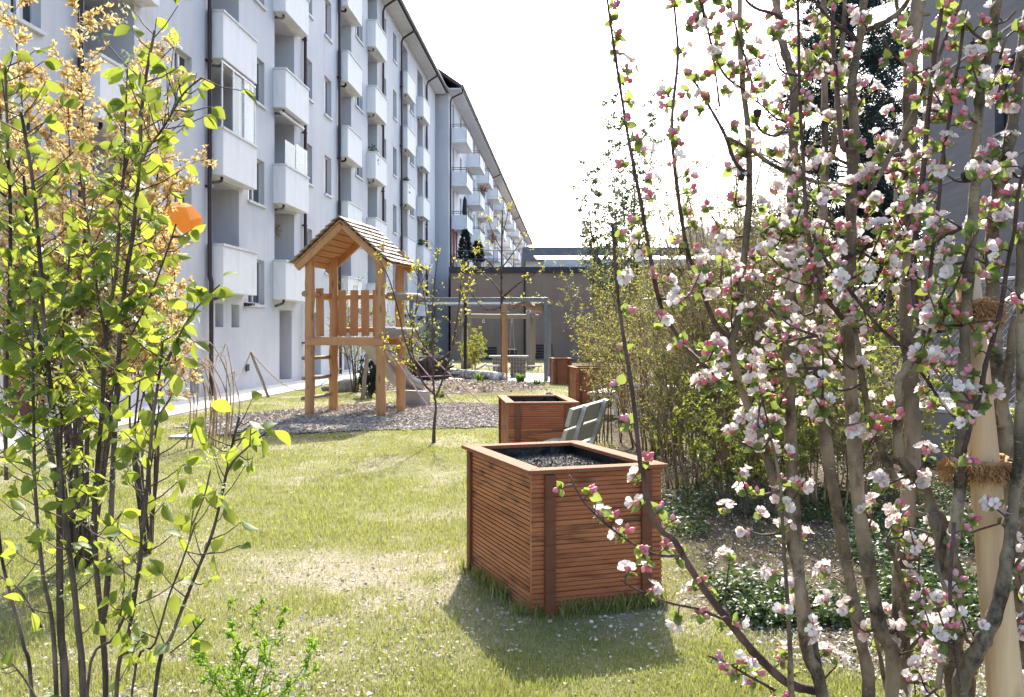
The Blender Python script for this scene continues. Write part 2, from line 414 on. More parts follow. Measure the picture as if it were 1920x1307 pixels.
so.rotation_euler = tosun.to_track_quat('Z', 'Y').to_euler(); so.location = (5, 20, 30)
vs = scene.view_settings; vs.view_transform = 'Standard'; vs.look = 'None'; vs.gamma = 1; vs.exposure = 1.9
scene.cycles.max_bounces = 8; scene.cycles.transparent_max_bounces = 12
scene.cycles.use_denoising = True
scene.cycles.caustics_reflective = False; scene.cycles.caustics_refractive = False

# ================================================================== SETTING
def pip(x, y, poly):
    x = np.asarray(x, float); y = np.asarray(y, float); ins = np.zeros(x.shape, bool)
    n = len(poly)
    for i in range(n):
        x0, y0 = poly[i][0], poly[i][1]; x1, y1 = poly[(i+1) % n][0], poly[(i+1) % n][1]
        c = ((y0 > y) != (y1 > y))
        with np.errstate(divide='ignore', invalid='ignore'):
            ins ^= c & (x < (x1-x0)*(y-y0)/((y1-y0) if y1 != y0 else 1e-9)+x0)
    return ins
GRAVEL = [G(*p) for p in ((338,800),(400,783),(560,768),(700,757),(860,757),(960,762),(1065,766),(1065,792),(950,799),(850,805),(700,808),(560,814),(430,819),(355,814))]
def lat(x, y): return .998*x-.0632*y          # distance right of the camera line, parallel to the facade
RB_Y = [0, 3.2, 3.9, 4.3, 5.2, 7.2, 10, 13, 17, 22, 28, 45]
RB_X = [2.3, 2.2, 1.8, 1.35, 1.07, 1.15, 1.17, 1.3, 1.5, 1.75, 1.8, 2.2]
def bed_h(x, y): return np.exp(-(((x+1.5)/2.6)**2+((y-26.8)/3.6)**2)*1.1)
def masks(x, y):
    bare = fbm(x*1.3+3, y*1.0+5)
    bare = np.clip((bare-.40)*3.2, 0, 1)*.75
    b2 = (np.exp(-(((x+.7)/.75)**2+((y-5.9)/1.0)**2))*1.15+np.exp(-(((x+1.5)/.9)**2+((y-4.2)/.9)**2))*.6)*np.clip(fbm(x*5, y*4)*2.6-.75, 0, 1.1)+np.exp(-(((x-.05)/.5)**2+((y-4.6)/.5)**2))*-.4
    bare = np.clip(bare+b2, 0, 1)
    edge = np.interp(y, RB_Y, RB_X)+.25*(fbm(x*2+9, y*2)-.5)
    lit = np.clip((x-edge)/.35+.5, 0, 1)
    bh = bed_h(x, y)
    soil = np.clip((bh-.3)/.12, 0, 1)
    return bare, lit, soil
def gz(x, y):
    near = np.exp(-np.maximum(0, y-30)/20)
    return (.02*(fbm(x*.9, y*.9)-.5)*near+.22*np.clip(bed_h(x, y)-.15, 0, 1)).astype(float)
xs = np.unique(np.concatenate((np.arange(-10.5, 7.5, .13), -np.geomspace(10.6, 900, 26), np.geomspace(7.6, 900, 26))))
ys = np.unique(np.concatenate((np.arange(2.2, 33, .13), -np.geomspace(1, 300, 16), [0, 1], np.geomspace(33.2, 1500, 30))))
X, Y = np.meshgrid(xs, ys)
Z = gz(X, Y); Z[np.abs(X) > 10.5] = -.004
nx, ny = len(xs), len(ys)
idx = np.arange(nx*ny).reshape(ny, nx)
mb = MB(); mb.add(np.stack((X, Y, Z), -1).reshape(-1, 3), np.stack((idx[:-1,:-1], idx[:-1,1:], idx[1:,1:], idx[1:,:-1]), -1).reshape(-1, 4))
m, nt, bs, out = base_mat('lawn_soil_and_moss')
b_, l_, s_ = masks(X, Y)
def attr(nt, n):
    a = N(nt, 'ShaderNodeAttribute'); a.attribute_name = n; return a.outputs['Fac']
v = mapping(nt, (1,1,1))
green = mixc(nt, noise(nt, v, 9, 5), (.155,.18,.055), (.22,.22,.09))
green = mixc(nt, noise(nt, v, 60, 3, .6, .5, .7), green, (.33,.29,.17))
bare = mixc(nt, noise(nt, v, 45, 5, .65, .35, .65), (.44,.395,.29), (.29,.25,.17))
litc = mixc(nt, noise(nt, v, 30, 5, .65, .35, .65), (.16,.125,.088), (.07,.05,.034))
soilc = mixc(nt, noise(nt, v, 14, 6, .65, .35, .65), (.21,.16,.12), (.11,.08,.06))
bm = N(nt, 'ShaderNodeMath', operation='MULTIPLY_ADD'); L(nt, noise(nt, v, 6, 4, .6, .3, .7), bm.inputs[0]); bm.inputs[1].default_value = .6; L(nt, attr(nt, 'bare'), bm.inputs[2])
mr = N(nt, 'ShaderNodeMapRange'); mr.inputs[1].default_value = .35; mr.inputs[2].default_value = 1.15; L(nt, bm.outputs[0], mr.inputs[0])
c = mixc(nt, mr.outputs[0], green, bare); c = mixc(nt, attr(nt, 'litter'), c, litc); c = mixc(nt, attr(nt, 'soil'), c, soilc)
L(nt, c, bs.inputs['Base Color']); bs.inputs['Roughness'].default_value = .95; bs.inputs['Specular IOR Level'].default_value = .1
bump(nt, bs, noise(nt, v, 55, 6, .7, .2, .8), .8, .02)
ground = mb.build('ground', m, smooth=True); ground['kind'] = 'structure'
for nme, arr in (('bare', b_), ('litter', l_), ('soil', s_)):
    at = ground.data.attributes.new(nme, 'FLOAT', 'POINT'); at.data.foreach_set('value', arr.ravel().astype(np.float32))

def sheet(name, poly, z, mat, dens=None):
    mb = MB(); mb.add([(p[0], p[1], z) for p in poly], [tuple(range(len(poly)))])
    o = mb.build(name, mat); o['kind'] = 'structure'; return o
# gravel / wood chip bed under the play tower
gx, gy = np.meshgrid(np.arange(-6.8, 1.0, .1), np.arange(14.2, 21.2, .1))
pts = np.stack((gx, gy), -1).reshape(-1, 2)
gidx = np.arange(len(pts)).reshape(gx.shape); cxm = (gx[:-1,:-1]+.05+.12*(fbm(gx[:-1,:-1]*3, gy[:-1,:-1]*3)-.5)*4); cym = gy[:-1,:-1]+.05+.5*(fbm(gx[:-1,:-1]*3+5, gy[:-1,:-1]*3)-.5)
ins = pip(cxm, cym, GRAVEL)
fq = np.stack((gidx[:-1,:-1], gidx[:-1,1:], gidx[1:,1:], gidx[1:,:-1]), -1)[ins]
mb = MB(); mb.add(np.column_stack((pts, gz(pts[:,0], pts[:,1])+.012+.012*vnoise(pts[:,0]*6, pts[:,1]*6))), fq)
M['gravelbed'] = pm('wood_chip_bed', (.44,.385,.33), (.27,.23,.195), .95, 28, bmp=1, bdist=.03, bscale=45, stain=((.36,.32,.28), 60))
o = mb.build('gravel_bed', M['gravelbed'], smooth=True); o['kind'] = 'structure'

# ---- grass blades
def grass_field(n, y0, y1, xl, xr, hmin, hmax, wid, seed):
    r = np.random.default_rng(seed)
    # even in picture area: sample depth with density falling with distance
    y = 1/r.uniform(1/y1, 1/y0, n); x = r.uniform(-1, 1, n)
    x = xl(y)+(xr(y)-xl(y))*(x*.5+.5)
    b, l, s = masks(x, y)
    keep = r.uniform(0, 1, n) < (1-.7*b)*(1-l*.86)*(1-s*.97)*np.clip(.25+1.5*vnoise(x*5, y*5), 0, 1)
    keep &= ~pip(x, y, GRAVEL) & (lat(x, y) > -7.22) & ~((x > -3.3) & (x < 1.6) & (y > 29.7) & (y < 36.5))
    x, y = x[keep], y[keep]; k = len(x)
    h = r.uniform(hmin, hmax, k)*(.55+.9*vnoise(x*1.7+20, y*1.7)); wd = wid*np.clip(y/6, .8, 3)*r.uniform(.7, 1.3, k)
    d = r.normal(size=(k, 3)); d[:, 2] = 0; d = nrm(d); s = np.stack((-d[:,1], d[:,0], 0*x), 1)
    p = np.stack((x, y, gz(x, y)), 1); lean = r.uniform(.1, .9, k)[:, None]; up = np.array([0,0,1.])
    hh = h[:, None]; ww = wd[:, None]
    V = np.stack((p-s*ww/2, p+s*ww/2, p+(up*.6+d*lean*.25)*hh+s*ww*.4, p+(up*.6+d*lean*.25)*hh-s*ww*.4, p+(up*.95+d*lean*.8)*hh), 1)
    B = (np.arange(k)*5)[:, None]
    return V.reshape(-1, 3), np.concatenate((B+np.array([[0,1,2,3]]),), 0), B+np.array([[3,2,4]])
mb = MB()
for n, y0, y1, h0, h1, wd, sd in ((560000, 3.3, 44, .012, .042, .0036, 1),):
    V, q, t = grass_field(n, y0, y1, lambda y: np.maximum(-.56*y-2.4, -7.25+.0633*y), lambda y: np.minimum(.56*y+.2, 2.9+0*y), h0, h1, wd, sd)
    mb.V.append(V.astype(np.float32)); mb.loops += [(q+mb.n).ravel().astype(np.int32), (t+mb.n).ravel().astype(np.int32)]
    mb.tot += [np.full(len(q), 4, np.int32), np.full(len(t), 3, np.int32)]; mb.mi += [np.zeros(len(q), np.int32), np.zeros(len(t), np.int32)]; mb.n += len(V)
tag(mb.build('grass', M['grass']), 'short patchy spring grass over the sunlit lawn', 'grass', kind='stuff')

# ---- loose litter and chips (nobody could count them)
CHIPT = (np.array([(-.5,-.5,0),(.5,-.4,.1),(.45,.5,0),(-.5,.4,.12)], np.float32), np.array([(0,1,2,3)], np.int32))
def chips(n, poly_fn, s0, s1, seed, zoff=.006, up=.6):
    r = np.random.default_rng(seed); x, y = poly_fn(r, n); k = len(x)
    p = np.stack((x, y, gz(x, y)+zoff+r.uniform(0, .012, k)), 1)
    d = r.normal(size=(k, 3)); d[:, 2] *= .35
    nv = r.normal(size=(k, 3))*.6; nv[:, 2] += 1.2
    return p, d, r.uniform(s0, s1, k), nv, r.uniform(.3, .9, k)
def f_chip(r, n):
    x = r.uniform(-6.8, 1, n); y = r.uniform(14.2, 21, n); k = pip(x, y, GRAVEL); return x[k], y[k]
mb = MB(); p, d, s, nv, wd = chips(52000, f_chip, .02, .055, 4, .018); scatter(mb, p, d, s, CHIPT, nvec=nv, wid=wd)
tag(mb.build('wood_chips', M['chip']), 'grey wood chips spread under the wooden play tower', 'wood chips', kind='stuff')
def f_lit(r, n):
    y = 1/np.sqrt(r.uniform(1/16.**2, 1/3.3**2, n)); x = r.uniform(-.62, .75, n)*y+r.uniform(-1.5, 1.5, n)
    b, l, s = masks(x, y); k = (r.uniform(0, 1, n) < .05+.5*b+.9*l) & ~pip(x, y, GRAVEL) & (lat(x, y) > -7.2); return x[k], y[k]
mb = MB(); p, d, s, nv, wd = chips(75000, f_lit, .006, .024, 5, .004); scatter(mb, p, d, s, CHIPT, nvec=nv, wid=wd)
def f_soil(r, n):
    x = r.uniform(-5, 1.5, n); y = r.uniform(21, 33, n); k = r.uniform(0, 1, n) < masks(x, y)[2]; return x[k], y[k]
p, d, s, nv, wd = chips(5000, f_soil, .03, .1, 6, .01); scatter(mb, p, d, s, CHIPT, nvec=nv, wid=wd)
tag(mb.build('dry_leaf_litter', M['litter']), 'pale dry leaf bits and straw lying on the lawn and under the shrubs', 'leaf litter', kind='stuff')

# ---- ground cover on the right
def f_gc(r, n):
    y = 1/np.sqrt(r.uniform(1/15.**2, 1/4.9**2, n)); x = r.uniform(.15, .62, n)*y+np.where(r.uniform(0,1,n) < .35, r.uniform(0, 3.0, n), 0)
    edge = np.interp(y, RB_Y, RB_X); k = (x > edge+.05) & (vnoise(x*1.6+4, y*1.1) > .40) & (lat(x,y) < 6) & (x < 9.8-y*.44)
    return x[k], y[k]
mb = MB(); p, d, s, nv, wd = chips(52000, f_gc, .03, .055, 8, .0)
p[:, 2] += np.abs(rng.normal(0, .09, len(p)))*np.clip(1.6*vnoise(p[:,0]*3, p[:,1]*3), .2, 1)
scatter(mb, p, d, s, LEAFS, nvec=nv)
tag(mb.build('ground_cover', M['ivy']), 'low dark green ground cover under the shrubs right of the front planter', 'ground cover', kind='stuff')

# ================================================================== BUILDING NEAR (local x = along, -y = outwards)
ALPHA = math.atan2(.998, .0632)
def fb(mb, l0, l1, o0, o1, z0, z1, mi=0): mb.box(l0, l1, -o1, -o0, z0, z1, mi)
bldg = thing('apartment_building', 'long white five storey apartment block with stacked loggia balconies along the lawn', 'building', (-8.72*.998, 8.72*.0632, 0), ALPHA)
def facade(mb, l0, l1, z0, z1, holes, y=0.0):
    xs = sorted({l0, l1, *[h[0] for h in holes], *[h[1] for h in holes]}); zs = sorted({z0, z1, *[h[2] for h in holes], *[h[3] for h in holes]})
    for i in range(len(xs)-1):
        j = 0
        while j < len(zs)-1:
            xm = (xs[i]+xs[i+1])/2
            inside = lambda j: any(h[0] < xm < h[1] and h[2] < (zs[j]+zs[j+1])/2 < h[3] for h in holes)
            if inside(j): j += 1; continue
            k = j
            while k+1 < len(zs)-1 and not inside(k+1): k += 1
            mb.quad((xs[i],y,zs[j]),(xs[i+1],y,zs[j]),(xs[i+1],y,zs[k+1]),(xs[i],y,zs[k+1])); j = k+1
    for a, b, c, d, dp in holes:
        mb.quad((a,y,c),(a,y,d),(a,y+dp,d),(a,y+dp,c)); mb.quad((b,y,d),(b,y,c),(b,y+dp,c),(b,y+dp,d))
        mb.quad((a,y,d),(b,y,d),(b,y+dp,d),(a,y+dp,d)); mb.quad((b,y,c),(a,y,c),(a,y+dp,c),(b,y+dp,c))
        mb.quad((a,y+dp,c),(b,y+dp,c),(b,y+dp,d),(a,y+dp,d))
BW = 2.45
cols = [16.5, 22.5, 27.5, 35.25, 40.3, 48.2, 53.4]; left_pipe = {16.5, 22.5, 35.25, 48.2}
tops = [3.68+2.8*k for k in range(5)]
WT = 17.0
holes = []; lw = []; wins = []
for c in cols:
    for t in tops:
        holes.append((c+.12, c+2.12, t-1.0, t+1.58, 1.4)); lw.append((c, t))
for c, dz in [(25.35, 1.45), (38.1, 1.45), (51.0, 1.45)]:
    for t in tops: wins.append((c, c+1.35, t-dz+.1, t-dz+1.35, 0))
for c in (30.7, 43.5, 56.5):
    for t in tops: wins.append((c, c+1.0, t+.02, t+1.32, 0))
for i, c in enumerate((20.55, 33.3, 46.2, 14.3)):
    for k, t in enumerate(tops): wins.append((c, c+.95, t+.0, t+1.36, 1 if (i*3+k*2) % 4 < 2 and i < 2 else 0))
wins += [(19.2, 20.0, 1.5, 2.25, 0)]
for w_ in wins: holes.append((w_[0], w_[1], w_[2], w_[3], .24))
small = [(22.95, 23.5, 1.68, 2.27, .3), (24.07, 24.66, 1.68, 2.27, .3)]
doors = [(28.1, 29.35, .12, 2.24, .55), (14.2, 15.7, .05, 2.3, .3), (31.6, 32.8, .12, 2.24, .5), (36.2, 37.4, .12, 2.2, .5), (41.5, 42.9, .12, 2.2, .5), (49.5, 50.7, .12, 2.2, .5)]
vent = [(21.4, 21.95, .1, .95, .4)]
holes += small+doors+vent
mb = MB(); facade(mb, 6, 60.5, -.3, WT, holes)
mb.quad((6,0,-.3),(6,12,-.3),(6,12,WT),(6,0,WT)); mb.quad((60.5,0,-.3),(60.5,0,WT),(60.5,12,WT),(60.5,12,-.3)); mb.quad((6,12,-.3),(60.5,12,-.3),(60.5,12,WT),(6,12,WT))
mb.add([(6,0,WT),(6,12,WT),(6,6,WT+4)], [(0,1,2)]); mb.add([(60.5,0,WT),(60.5,6,WT+4),(60.5,12,WT)], [(0,1,2)])
mb.build('wall', M['plaster'], bldg)
mb = MB()
for s in (-1, 1):
    y0 = 6+s*6.75; z0 = WT-.1
    mb.add([(5.5,y0,z0),(60.9,y0,z0),(60.9,6,WT+4.3),(5.5,6,WT+4.3),(5.5,y0,z0+.2),(60.9,y0,z0+.2),(60.9,6,WT+4.5),(5.5,6,WT+4.5)], [(0,1,2,3),(7,6,5,4),(0,4,5,1),(1,5,6,2),(2,6,7,3),(3,7,4,0)])
roof = mb.build('roof', M['rooftile'], bldg)
mb = MB(); fb(mb, 5.6, 60.8, 0.003, .66, WT-.16, WT-.11); mb.build('soffit', M['soffit'], roof)
mb = MB(); mb.tube([(5.4,-.78,WT-.02),(61,-.78,WT-.02)], .085, 8); mb.build('gutter', M['gutter'], roof)
for c in cols:
    pl = c-.14 if c in left_pipe else c+BW+.6
    mb = MB()
    mb.tube([(pl,-.72,WT-.08),(pl,-.72,WT-.2),(pl,-.5,WT-.32),(pl,-.16,WT-.55),(pl,-.09,WT-.75),(pl,-.09,3.0),(pl,-.09,2.9),(pl,-.13,2.75),(pl,-.13,.0)], .055, 8)
    for z in (1.2, 5, 8, 11, 14): mb.box(pl-.07, pl+.07, -.15, .0, z, z+.05)
    mb.build('downpipe', M['pipe'], bldg, smooth=True)
# balconies
def make_balcony():
    mb = MB(); t = .09
    fb(mb, 0, BW, .0, .37, -1.15, -1.0)
    fb(mb, 0, BW, .37-t, .37, -1.0, -.06); fb(mb, 0, t, 0.002, .37-t, -1.0, -.06); fb(mb, BW-t, BW, 0.002, .37-t, -1.0, -.06)
    b = mb.build('balcony', M['parapet'], bldg)
    mb = MB(); fb(mb, -.03, BW+.03, .37-t-.02, .40, -.06, 0); fb(mb, -.03, t+.02, 0.003, .37-t-.02, -.06, 0); fb(mb, BW-t-.02, BW+.03, 0.003, .37-t-.02, -.06, 0)
    mb.build('coping', M['coping'], b, bevel=.008)
    mb = MB(); fb(mb, .35, 1.15, -1.395, -1.36, -.98, 1.2); mb.build('balcony_door', M['greydoor'], b)
    mb = MB(); fb(mb, .43, 1.07, -1.355, -1.345, -.2, 1.1); fb(mb, 1.3, 2.0, -1.395, -1.37, -.1, 1.1); mb.build('door_glass', M['curtainglass'], b)
    return b
bal = make_balcony(); first = True
mb = MB(); mb.tube(cr([(.35,-.2,-1.13),(.34,-.2,-1.24),(.2,-.16,-1.3),(-.1,-.1,-1.36)], 4), .038, 6); sp_me = mb
for i, (c, t) in enumerate(lw):
    b = bal if i == 0 else copy_tree(bal, bldg)
    b.location = (c, 0, t)
    if c in left_pipe:
        if i == 0 or 'spout' not in globals():
            spout = mb.build('drain_spout', M['pipe'], b, smooth=True)
        else: copy_tree(spout, b)
# windows
def make_window(w, h, kind):
    fr = MB(); y0, y1 = .12, .19
    f = .055
    fr.box(0, f, y0, y1, 0, h); fr.box(w-f, w, y0, y1, 0, h); fr.box(f, w-f, y0, y1, 0, f); fr.box(f, w-f, y0, y1, h-f, h)
    if w > .8: fr.box(w/2-.045, w/2+.045, y0-.01, y1-.01, f, h-f)
    o = fr.build('window', M['pvc'], bldg)
    g = MB(); g.box(f, w-f, .155, .17, f, h-f); g.build('pane', M['redblind'] if kind else M['glass'], o)
    if not kind and w > 1.1:
        cu = MB(); cu.box(f, w-f, .172, .18, f, h-f)
    s = MB(); s.box(-.06, w+.06, -.06, .12, -.07, 0); s.build('sill', M['coping'], o, bevel=.006)
    return o
protos = {}
for (a, b, c, d, k) in wins:
    key = (round(b-a, 2), round(d-c, 2), k)
    if key not in protos: o = protos[key] = make_window(b-a, d-c, k)
    else: o = copy_tree(protos[key], bldg)
    o.location = (a, 0, c)
    if k: o['label'] = 'window with a lowered red brown blind'
for (a, b, c, d, dp) in small:
    mb = MB(); mb.box(a, b, dp-.03, dp-.01, c, d); o = mb.build('window', M['greydoor'], bldg)
for i, (a, b, c, d, dp) in enumerate(doors):
    mb = MB(); mb.box(a+.002, b-.002, dp-.06, dp-.012, c, d-.002)
    o = mb.build('door', M['reddoor'] if i in (0, 1) else M['greydoor'], bldg)
    mb = MB(); mb.box(a, a+.07, dp-.11, dp-.063, c, d-.002); mb.box(b-.07, b, dp-.11, dp-.063, c, d-.002); mb.box(a+.07, b-.07, dp-.11, dp-.063, d-.07, d-.002); mb.build('door_frame', M['reddoor'], o)
    mb = MB(); mb.tube([(b-.15,dp-.12,c+1.0),(b-.28,dp-.12,c+1.0)], .014, 6); mb.box(b-.17,b-.13,dp-.12,dp-.062,c+.95,c+1.05); mb.build('handle', M['galv'], o)
mb = MB(); mb.box(21.42, 21.93, .35, .37, .12, .93); mb.build('vent_grille', M['darkmetal'], bldg)
# glazing on balconies
mb = MB()
for x in (.05, .8, 1.6, 2.4): mb.beam((22.5+x,-.32,6.48),(22.5+x,-.32,8.05), .035, .035)
mb.beam((22.5,-.32,8.05),(24.95,-.32,8.05), .04, .04)
gl = mb.build('balcony_glazing', M['pvc'], bldg)
mb = MB(); mb.box(24.1, 24.86, -.33, -.318, 6.5, 8.03); mb.box(23.35, 24.06, -.30, -.29, 6.5, 8.03); mb.build('glass_pane', M['clear'], gl)
mb = MB(); mb.box(27.6, 28.6, -.33, -.318, 6.48, 7.2); mb.box(28.7, 29.95, -.33, -.318, 6.48, 7.3); mb.box(29.92,29.935,-.31,0,6.48,7.3)
mb.build('glass_screen', M['clear'], bldg)
mb = MB(); mb.tube([(27.6,-.2,8.0),(29.9,-.2,8.0)], .05, 8); mb.build('rolled_awning', M['pvc'], bldg)
mb = MB(); mb.box(25.0,25.2,-.09,-.0,2.25,2.34); mb.box(25.08,25.3,-.2,-.09,2.27,2.33); mb.build('wall_lamp', M['darkmetal'], bldg)
mb = MB(); mb.box(25.1,25.3,-.05,0,.52,.7); mb.build('socket_box', M['darkmetal'], bldg)
# path along the facade
mb = MB(); m4 = Matrix.Rotation(ALPHA, 4, 'Z'); m4.translation = bldg.location
pp = [m4 @ Vector((l, -o, 0)) for l, o in ((2,.003),(60,.003),(60,1.42),(2,1.42))]
mb.prism([(p.x, p.y) for p in pp], -.05, .035)
o = mb.build('path', M['paving']); o['kind'] = 'structure'

# ================================================================== FAR BLOCK
far = thing('apartment_building', 'second white block further back with a plain gable end and railed projecting balconies', 'building', (-7.93*.998, 7.93*.0632, 0), ALPHA)
L0, L1, FW = 61.0, 168.0, 17.3
fcols = [62.6,71.8,79.6,88.8,96.6,105.8,113.6,122.8,130.6,139.8,147.6,156.5]
fh = []; fwn = []
for c in fcols:
    for k in range(5):
        z = 3.3+2.86*k
        fwn.append((c+.4, c+1.3, z-.0, z+2.0)); fwn.append((c+4.6, c+5.6, z+.8, z+2.1))
for a in fwn: fh.append((*a, .2))
mb = MB(); facade(mb, L0, L1, -.2, FW, fh)
GD = 9.0
mb.quad((L0,0,-.2),(L0,GD,-.2),(L0,GD,FW),(L0,0,FW)); mb.add([(L0,0,FW),(L0,GD,FW),(L0,GD/2,FW+3.4)], [(0,1,2)]); mb.quad((L1,0,-.2),(L1,0,FW),(L1,GD,FW),(L1,GD,-.2)); mb.quad((L0,GD,-.2),(L1,GD,-.2),(L1,GD,FW),(L0,GD,FW))
mb.build('wall', M['plaster'], far)
mb = MB()
for s in (-1, 1):
    y0 = GD/2+s*(GD/2+.85); z0 = FW-.12
    mb.add([(L0-.35,y0,z0),(L1,y0,z0),(L1,GD/2,FW+3.6),(L0-.35,GD/2,FW+3.6),(L0-.35,y0,z0+.22),(L1,y0,z0+.22),(L1,GD/2,FW+3.85),(L0-.35,GD/2,FW+3.85)], [(0,1,2,3),(7,6,5,4),(0,4,5,1),(1,5,6,2),(2,6,7,3),(3,7,4,0)])
fr = mb.build('roof', M['rooftile'], far)
mb = MB(); mb.box(L0-.3, L1, -.82, -.003, FW-.2, FW-.13); mb.build('soffit', M['soffit'], fr)
mb = MB(); mb.tube([(L0-.4,-.95,FW+.0),(L1,-.95,FW+.0)], .08, 8); mb.build('gutter', M['gutter'], fr)
for l in (61.3, 93, 127):
    mb = MB(); mb.tube([(l,-.9,FW-.05),(l,-.85,FW-.3),(l,-.2,FW-.6),(l,-.1,FW-.8),(l,-.1,0)], .06, 6); mb.build('downpipe', M['pipe'], far, smooth=True)
def fwin(w, h):
    mb = MB(); f = .06
    mb.box(0,f,.1,.16,0,h); mb.box(w-f,w,.1,.16,0,h); mb.box(f,w-f,.1,.16,0,f); mb.box(f,w-f,.1,.16,h-f,h)
    o = mb.build('window', M['pvc'], far); g = MB(); g.box(f,w-f,.13,.145,f,h-f); g.build('pane', M['glass'], o); return o
pr = {}
for i, (a, b, c, d) in enumerate(fwn[:100]):
    key = (round(b-a,2), round(d-c,2))
    if key not in pr: o = pr[key] = fwin(b-a, d-c)
    else: o = copy_tree(pr[key], far)
    o.location = (a, 0, c)
def fbal():
    mb = MB(); W, D = 3.9, 1.0
    mb.box(0, W, -D, -.002, -1.2, -1.02); mb.box(0.03, W-.03, -D+.02, -D+.05, -.98, -.25); mb.box(.02,.05,-D+.05,-.002,-.98,-.25); mb.box(W-.05,W-.02,-D+.05,-.002,-.98,-.25)
    b = mb.build('balcony', M['parapet'], far)
    r = MB()
    for z in (-.12, 0): r.tube([(.03,0,z),(.03,-D+.03,z),(W-.03,-D+.03,z),(W-.03,0,z)], .022, 5)
    for x in (.03, 1.3, 2.6, W-.03): r.tube([(x,-D+.03,-1.0),(x,-D+.03,0)], .02, 5)
    r.build('railing', M['darkmetal'], b); return b
fb0 = None
for c in fcols:
    for k in range(5):
        if k == 0 and c < 76: continue
        b = fb0 = fbal() if fb0 is None else copy_tree(fb0, far)
        b.location = (c, 0, 3.85+2.86*k)
mb = MB()
for l in (62.3, 64.0):
    n = 10; V = []
    for i in range(n+1): V += [(l+i*.05, -.12-.05*math.sin(i*1.9), 5.4), (l+.05+i*.04, -.12-.05*math.sin(i*1.9+.4), 8.4)]
    mb.add(V, [(2*i, 2*i+1, 2*i+3, 2*i+2) for i in range(n)])
mb.build('curtain', M['redcloth'], far, smooth=True)

# ================================================================== BROWN BUILDING etc
bb = thing('flat_roofed_building', 'brown rendered flat roofed building closing off the far end of the garden', 'building', (0, 57, 0))
mb = MB(); mb.box(-3.64, 6.05, 0, 16, -.3, 5.15); mb.box(6.05, 24, .25, 16, -.3, 4.95); mb.build('wall', M['brownwall'], bb)
mb = MB(); mb.box(-3.75, 6.15, -.12, 16.1, 5.15, 5.5); mb.box(6.15, 24.1, .12, 16.1, 4.95, 5.25); mb.build('roof_edge', M['darkmetal'], bb)
mb = MB(); mb.box(1.9, 24.1, .3, 10, 5.502, 6.0); mb.add([(1.5,.5,6.0),(24,.5,6.0),(24,9,6.9),(1.5,9,6.9)], [(0,1,2,3)]); mb.build('sheet_roof', M['zincroof'], bb)
mb = MB(); mb.tube([(.75,-.08,5.15),(.75,-.08,0)], .06, 6); mb.build('downpipe', M['pipe'], bb)
mb = MB(); mb.box(-3.6, 24, -.004, .012, 2.95, 3.0); mb.build('wall_joint', M['brownwall'], bb)
for x0, x1, z0, z1 in ((-1.6,-.9,.0,.8),(.9,2.4,.1,.95),(7.4,10.5,2.0,3.1)):
    mb = MB()
    for k in range(5): mb.box(x0, x1, -.05, .2 if x0<6 else .22, z0+(z1-z0)*k/5, z0+(z1-z0)*(k+.7)/5)
    mb.build('vent_grille', M['darkmetal'], bb)
wb = thing('flat_roofed_building', 'low white building with a broad grey roof slab behind the brown one', 'building', (0, 82, 0))
mb = MB(); mb.box(1.2, 30, 0, 14, 0, 7.8); mb.build('wall', M['whitewall'], wb)
mb = MB(); mb.box(.9, 30.4, -.6, 14.4, 7.8, 8.9); mb.build('roof', M['gutter'], wb)
hs = thing('house', 'house with a pitched grey tiled roof behind the brown thicket', 'house', (18.5, 74, 0))
mb = MB(); mb.prism([(-4,0),(6,0),(6,9),(-4,9)], 0, 7); mb.add([(-4,0,7),(-4,9,7),(-4,4.5,10)], [(0,1,2)]); mb.add([(6,0,7),(6,4.5,10),(6,9,7)], [(0,1,2)]); mb.build('wall', M['whitewall'], hs)
mb = MB()
for s in (-1, 1):
    y0 = 4.5+s*5.1
    mb.add([(-4.5,y0,6.7),(6.5,y0,6.7),(6.5,4.5,10.15),(-4.5,4.5,10.15),(-4.5,y0,6.9),(6.5,y0,6.9),(6.5,4.5,10.35),(-4.5,4.5,10.35)], [(0,1,2,3),(7,6,5,4),(0,4,5,1),(1,5,6,2),(2,6,7,3),(3,7,4,0)])
mb.build('roof', M['rooftile'], hs)
for x in (-2.6, 2.4):
    mb = MB(); mb.box(x, x+1.4, -.04, .03, 4.2, 5.6); mb.build('window', M['glass'], hs)
# grey concrete block on the right
gb = thing('concrete_building', 'grey board marked concrete block with blue shaded windows behind the wire fence', 'building', (9.5*.998, -9.5*.0632, 0), ALPHA)
mb = MB()
gh = [(21.25, 22.3, 6.0, 7.55, .35), (20.0, 20.9, 2.9, 4.6, .35), (15, 16.1, 6.0, 7.55, .35), (15, 16.1, 2.9, 4.6, .35)]
XS, L2 = 26.8, 4.0
def gq(l0,l1,z0,z1,y=0): mb.quad((l1,y,z0),(l0,y,z0),(l0,y,z1),(l1,y,z1))
facade(mb, L2, XS, -.2, 15, [(a,b,c,d,-.35) for a,b,c,d,_ in gh])
mb.quad((XS,0,-.2),(XS,-9,-.2),(XS,-9,15),(XS,0,15)); mb.quad((L2,0,-.2),(L2,-9,-.2),(L2,-9,15),(L2,0,15)); mb.quad((L2,-9,-.2),(XS,-9,-.2),(XS,-9,15),(L2,-9,15)); mb.quad((L2,0,15),(XS,0,15),(XS,-9,15),(L2,-9,15))
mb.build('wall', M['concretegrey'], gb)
mb = MB()
for z in (3.0, 5.35, 8.2, 11.0): mb.box(L2, XS+.01, .0, .012, z, z+.05)
mb.build('formwork_joint', M['darkmetal'], gb)
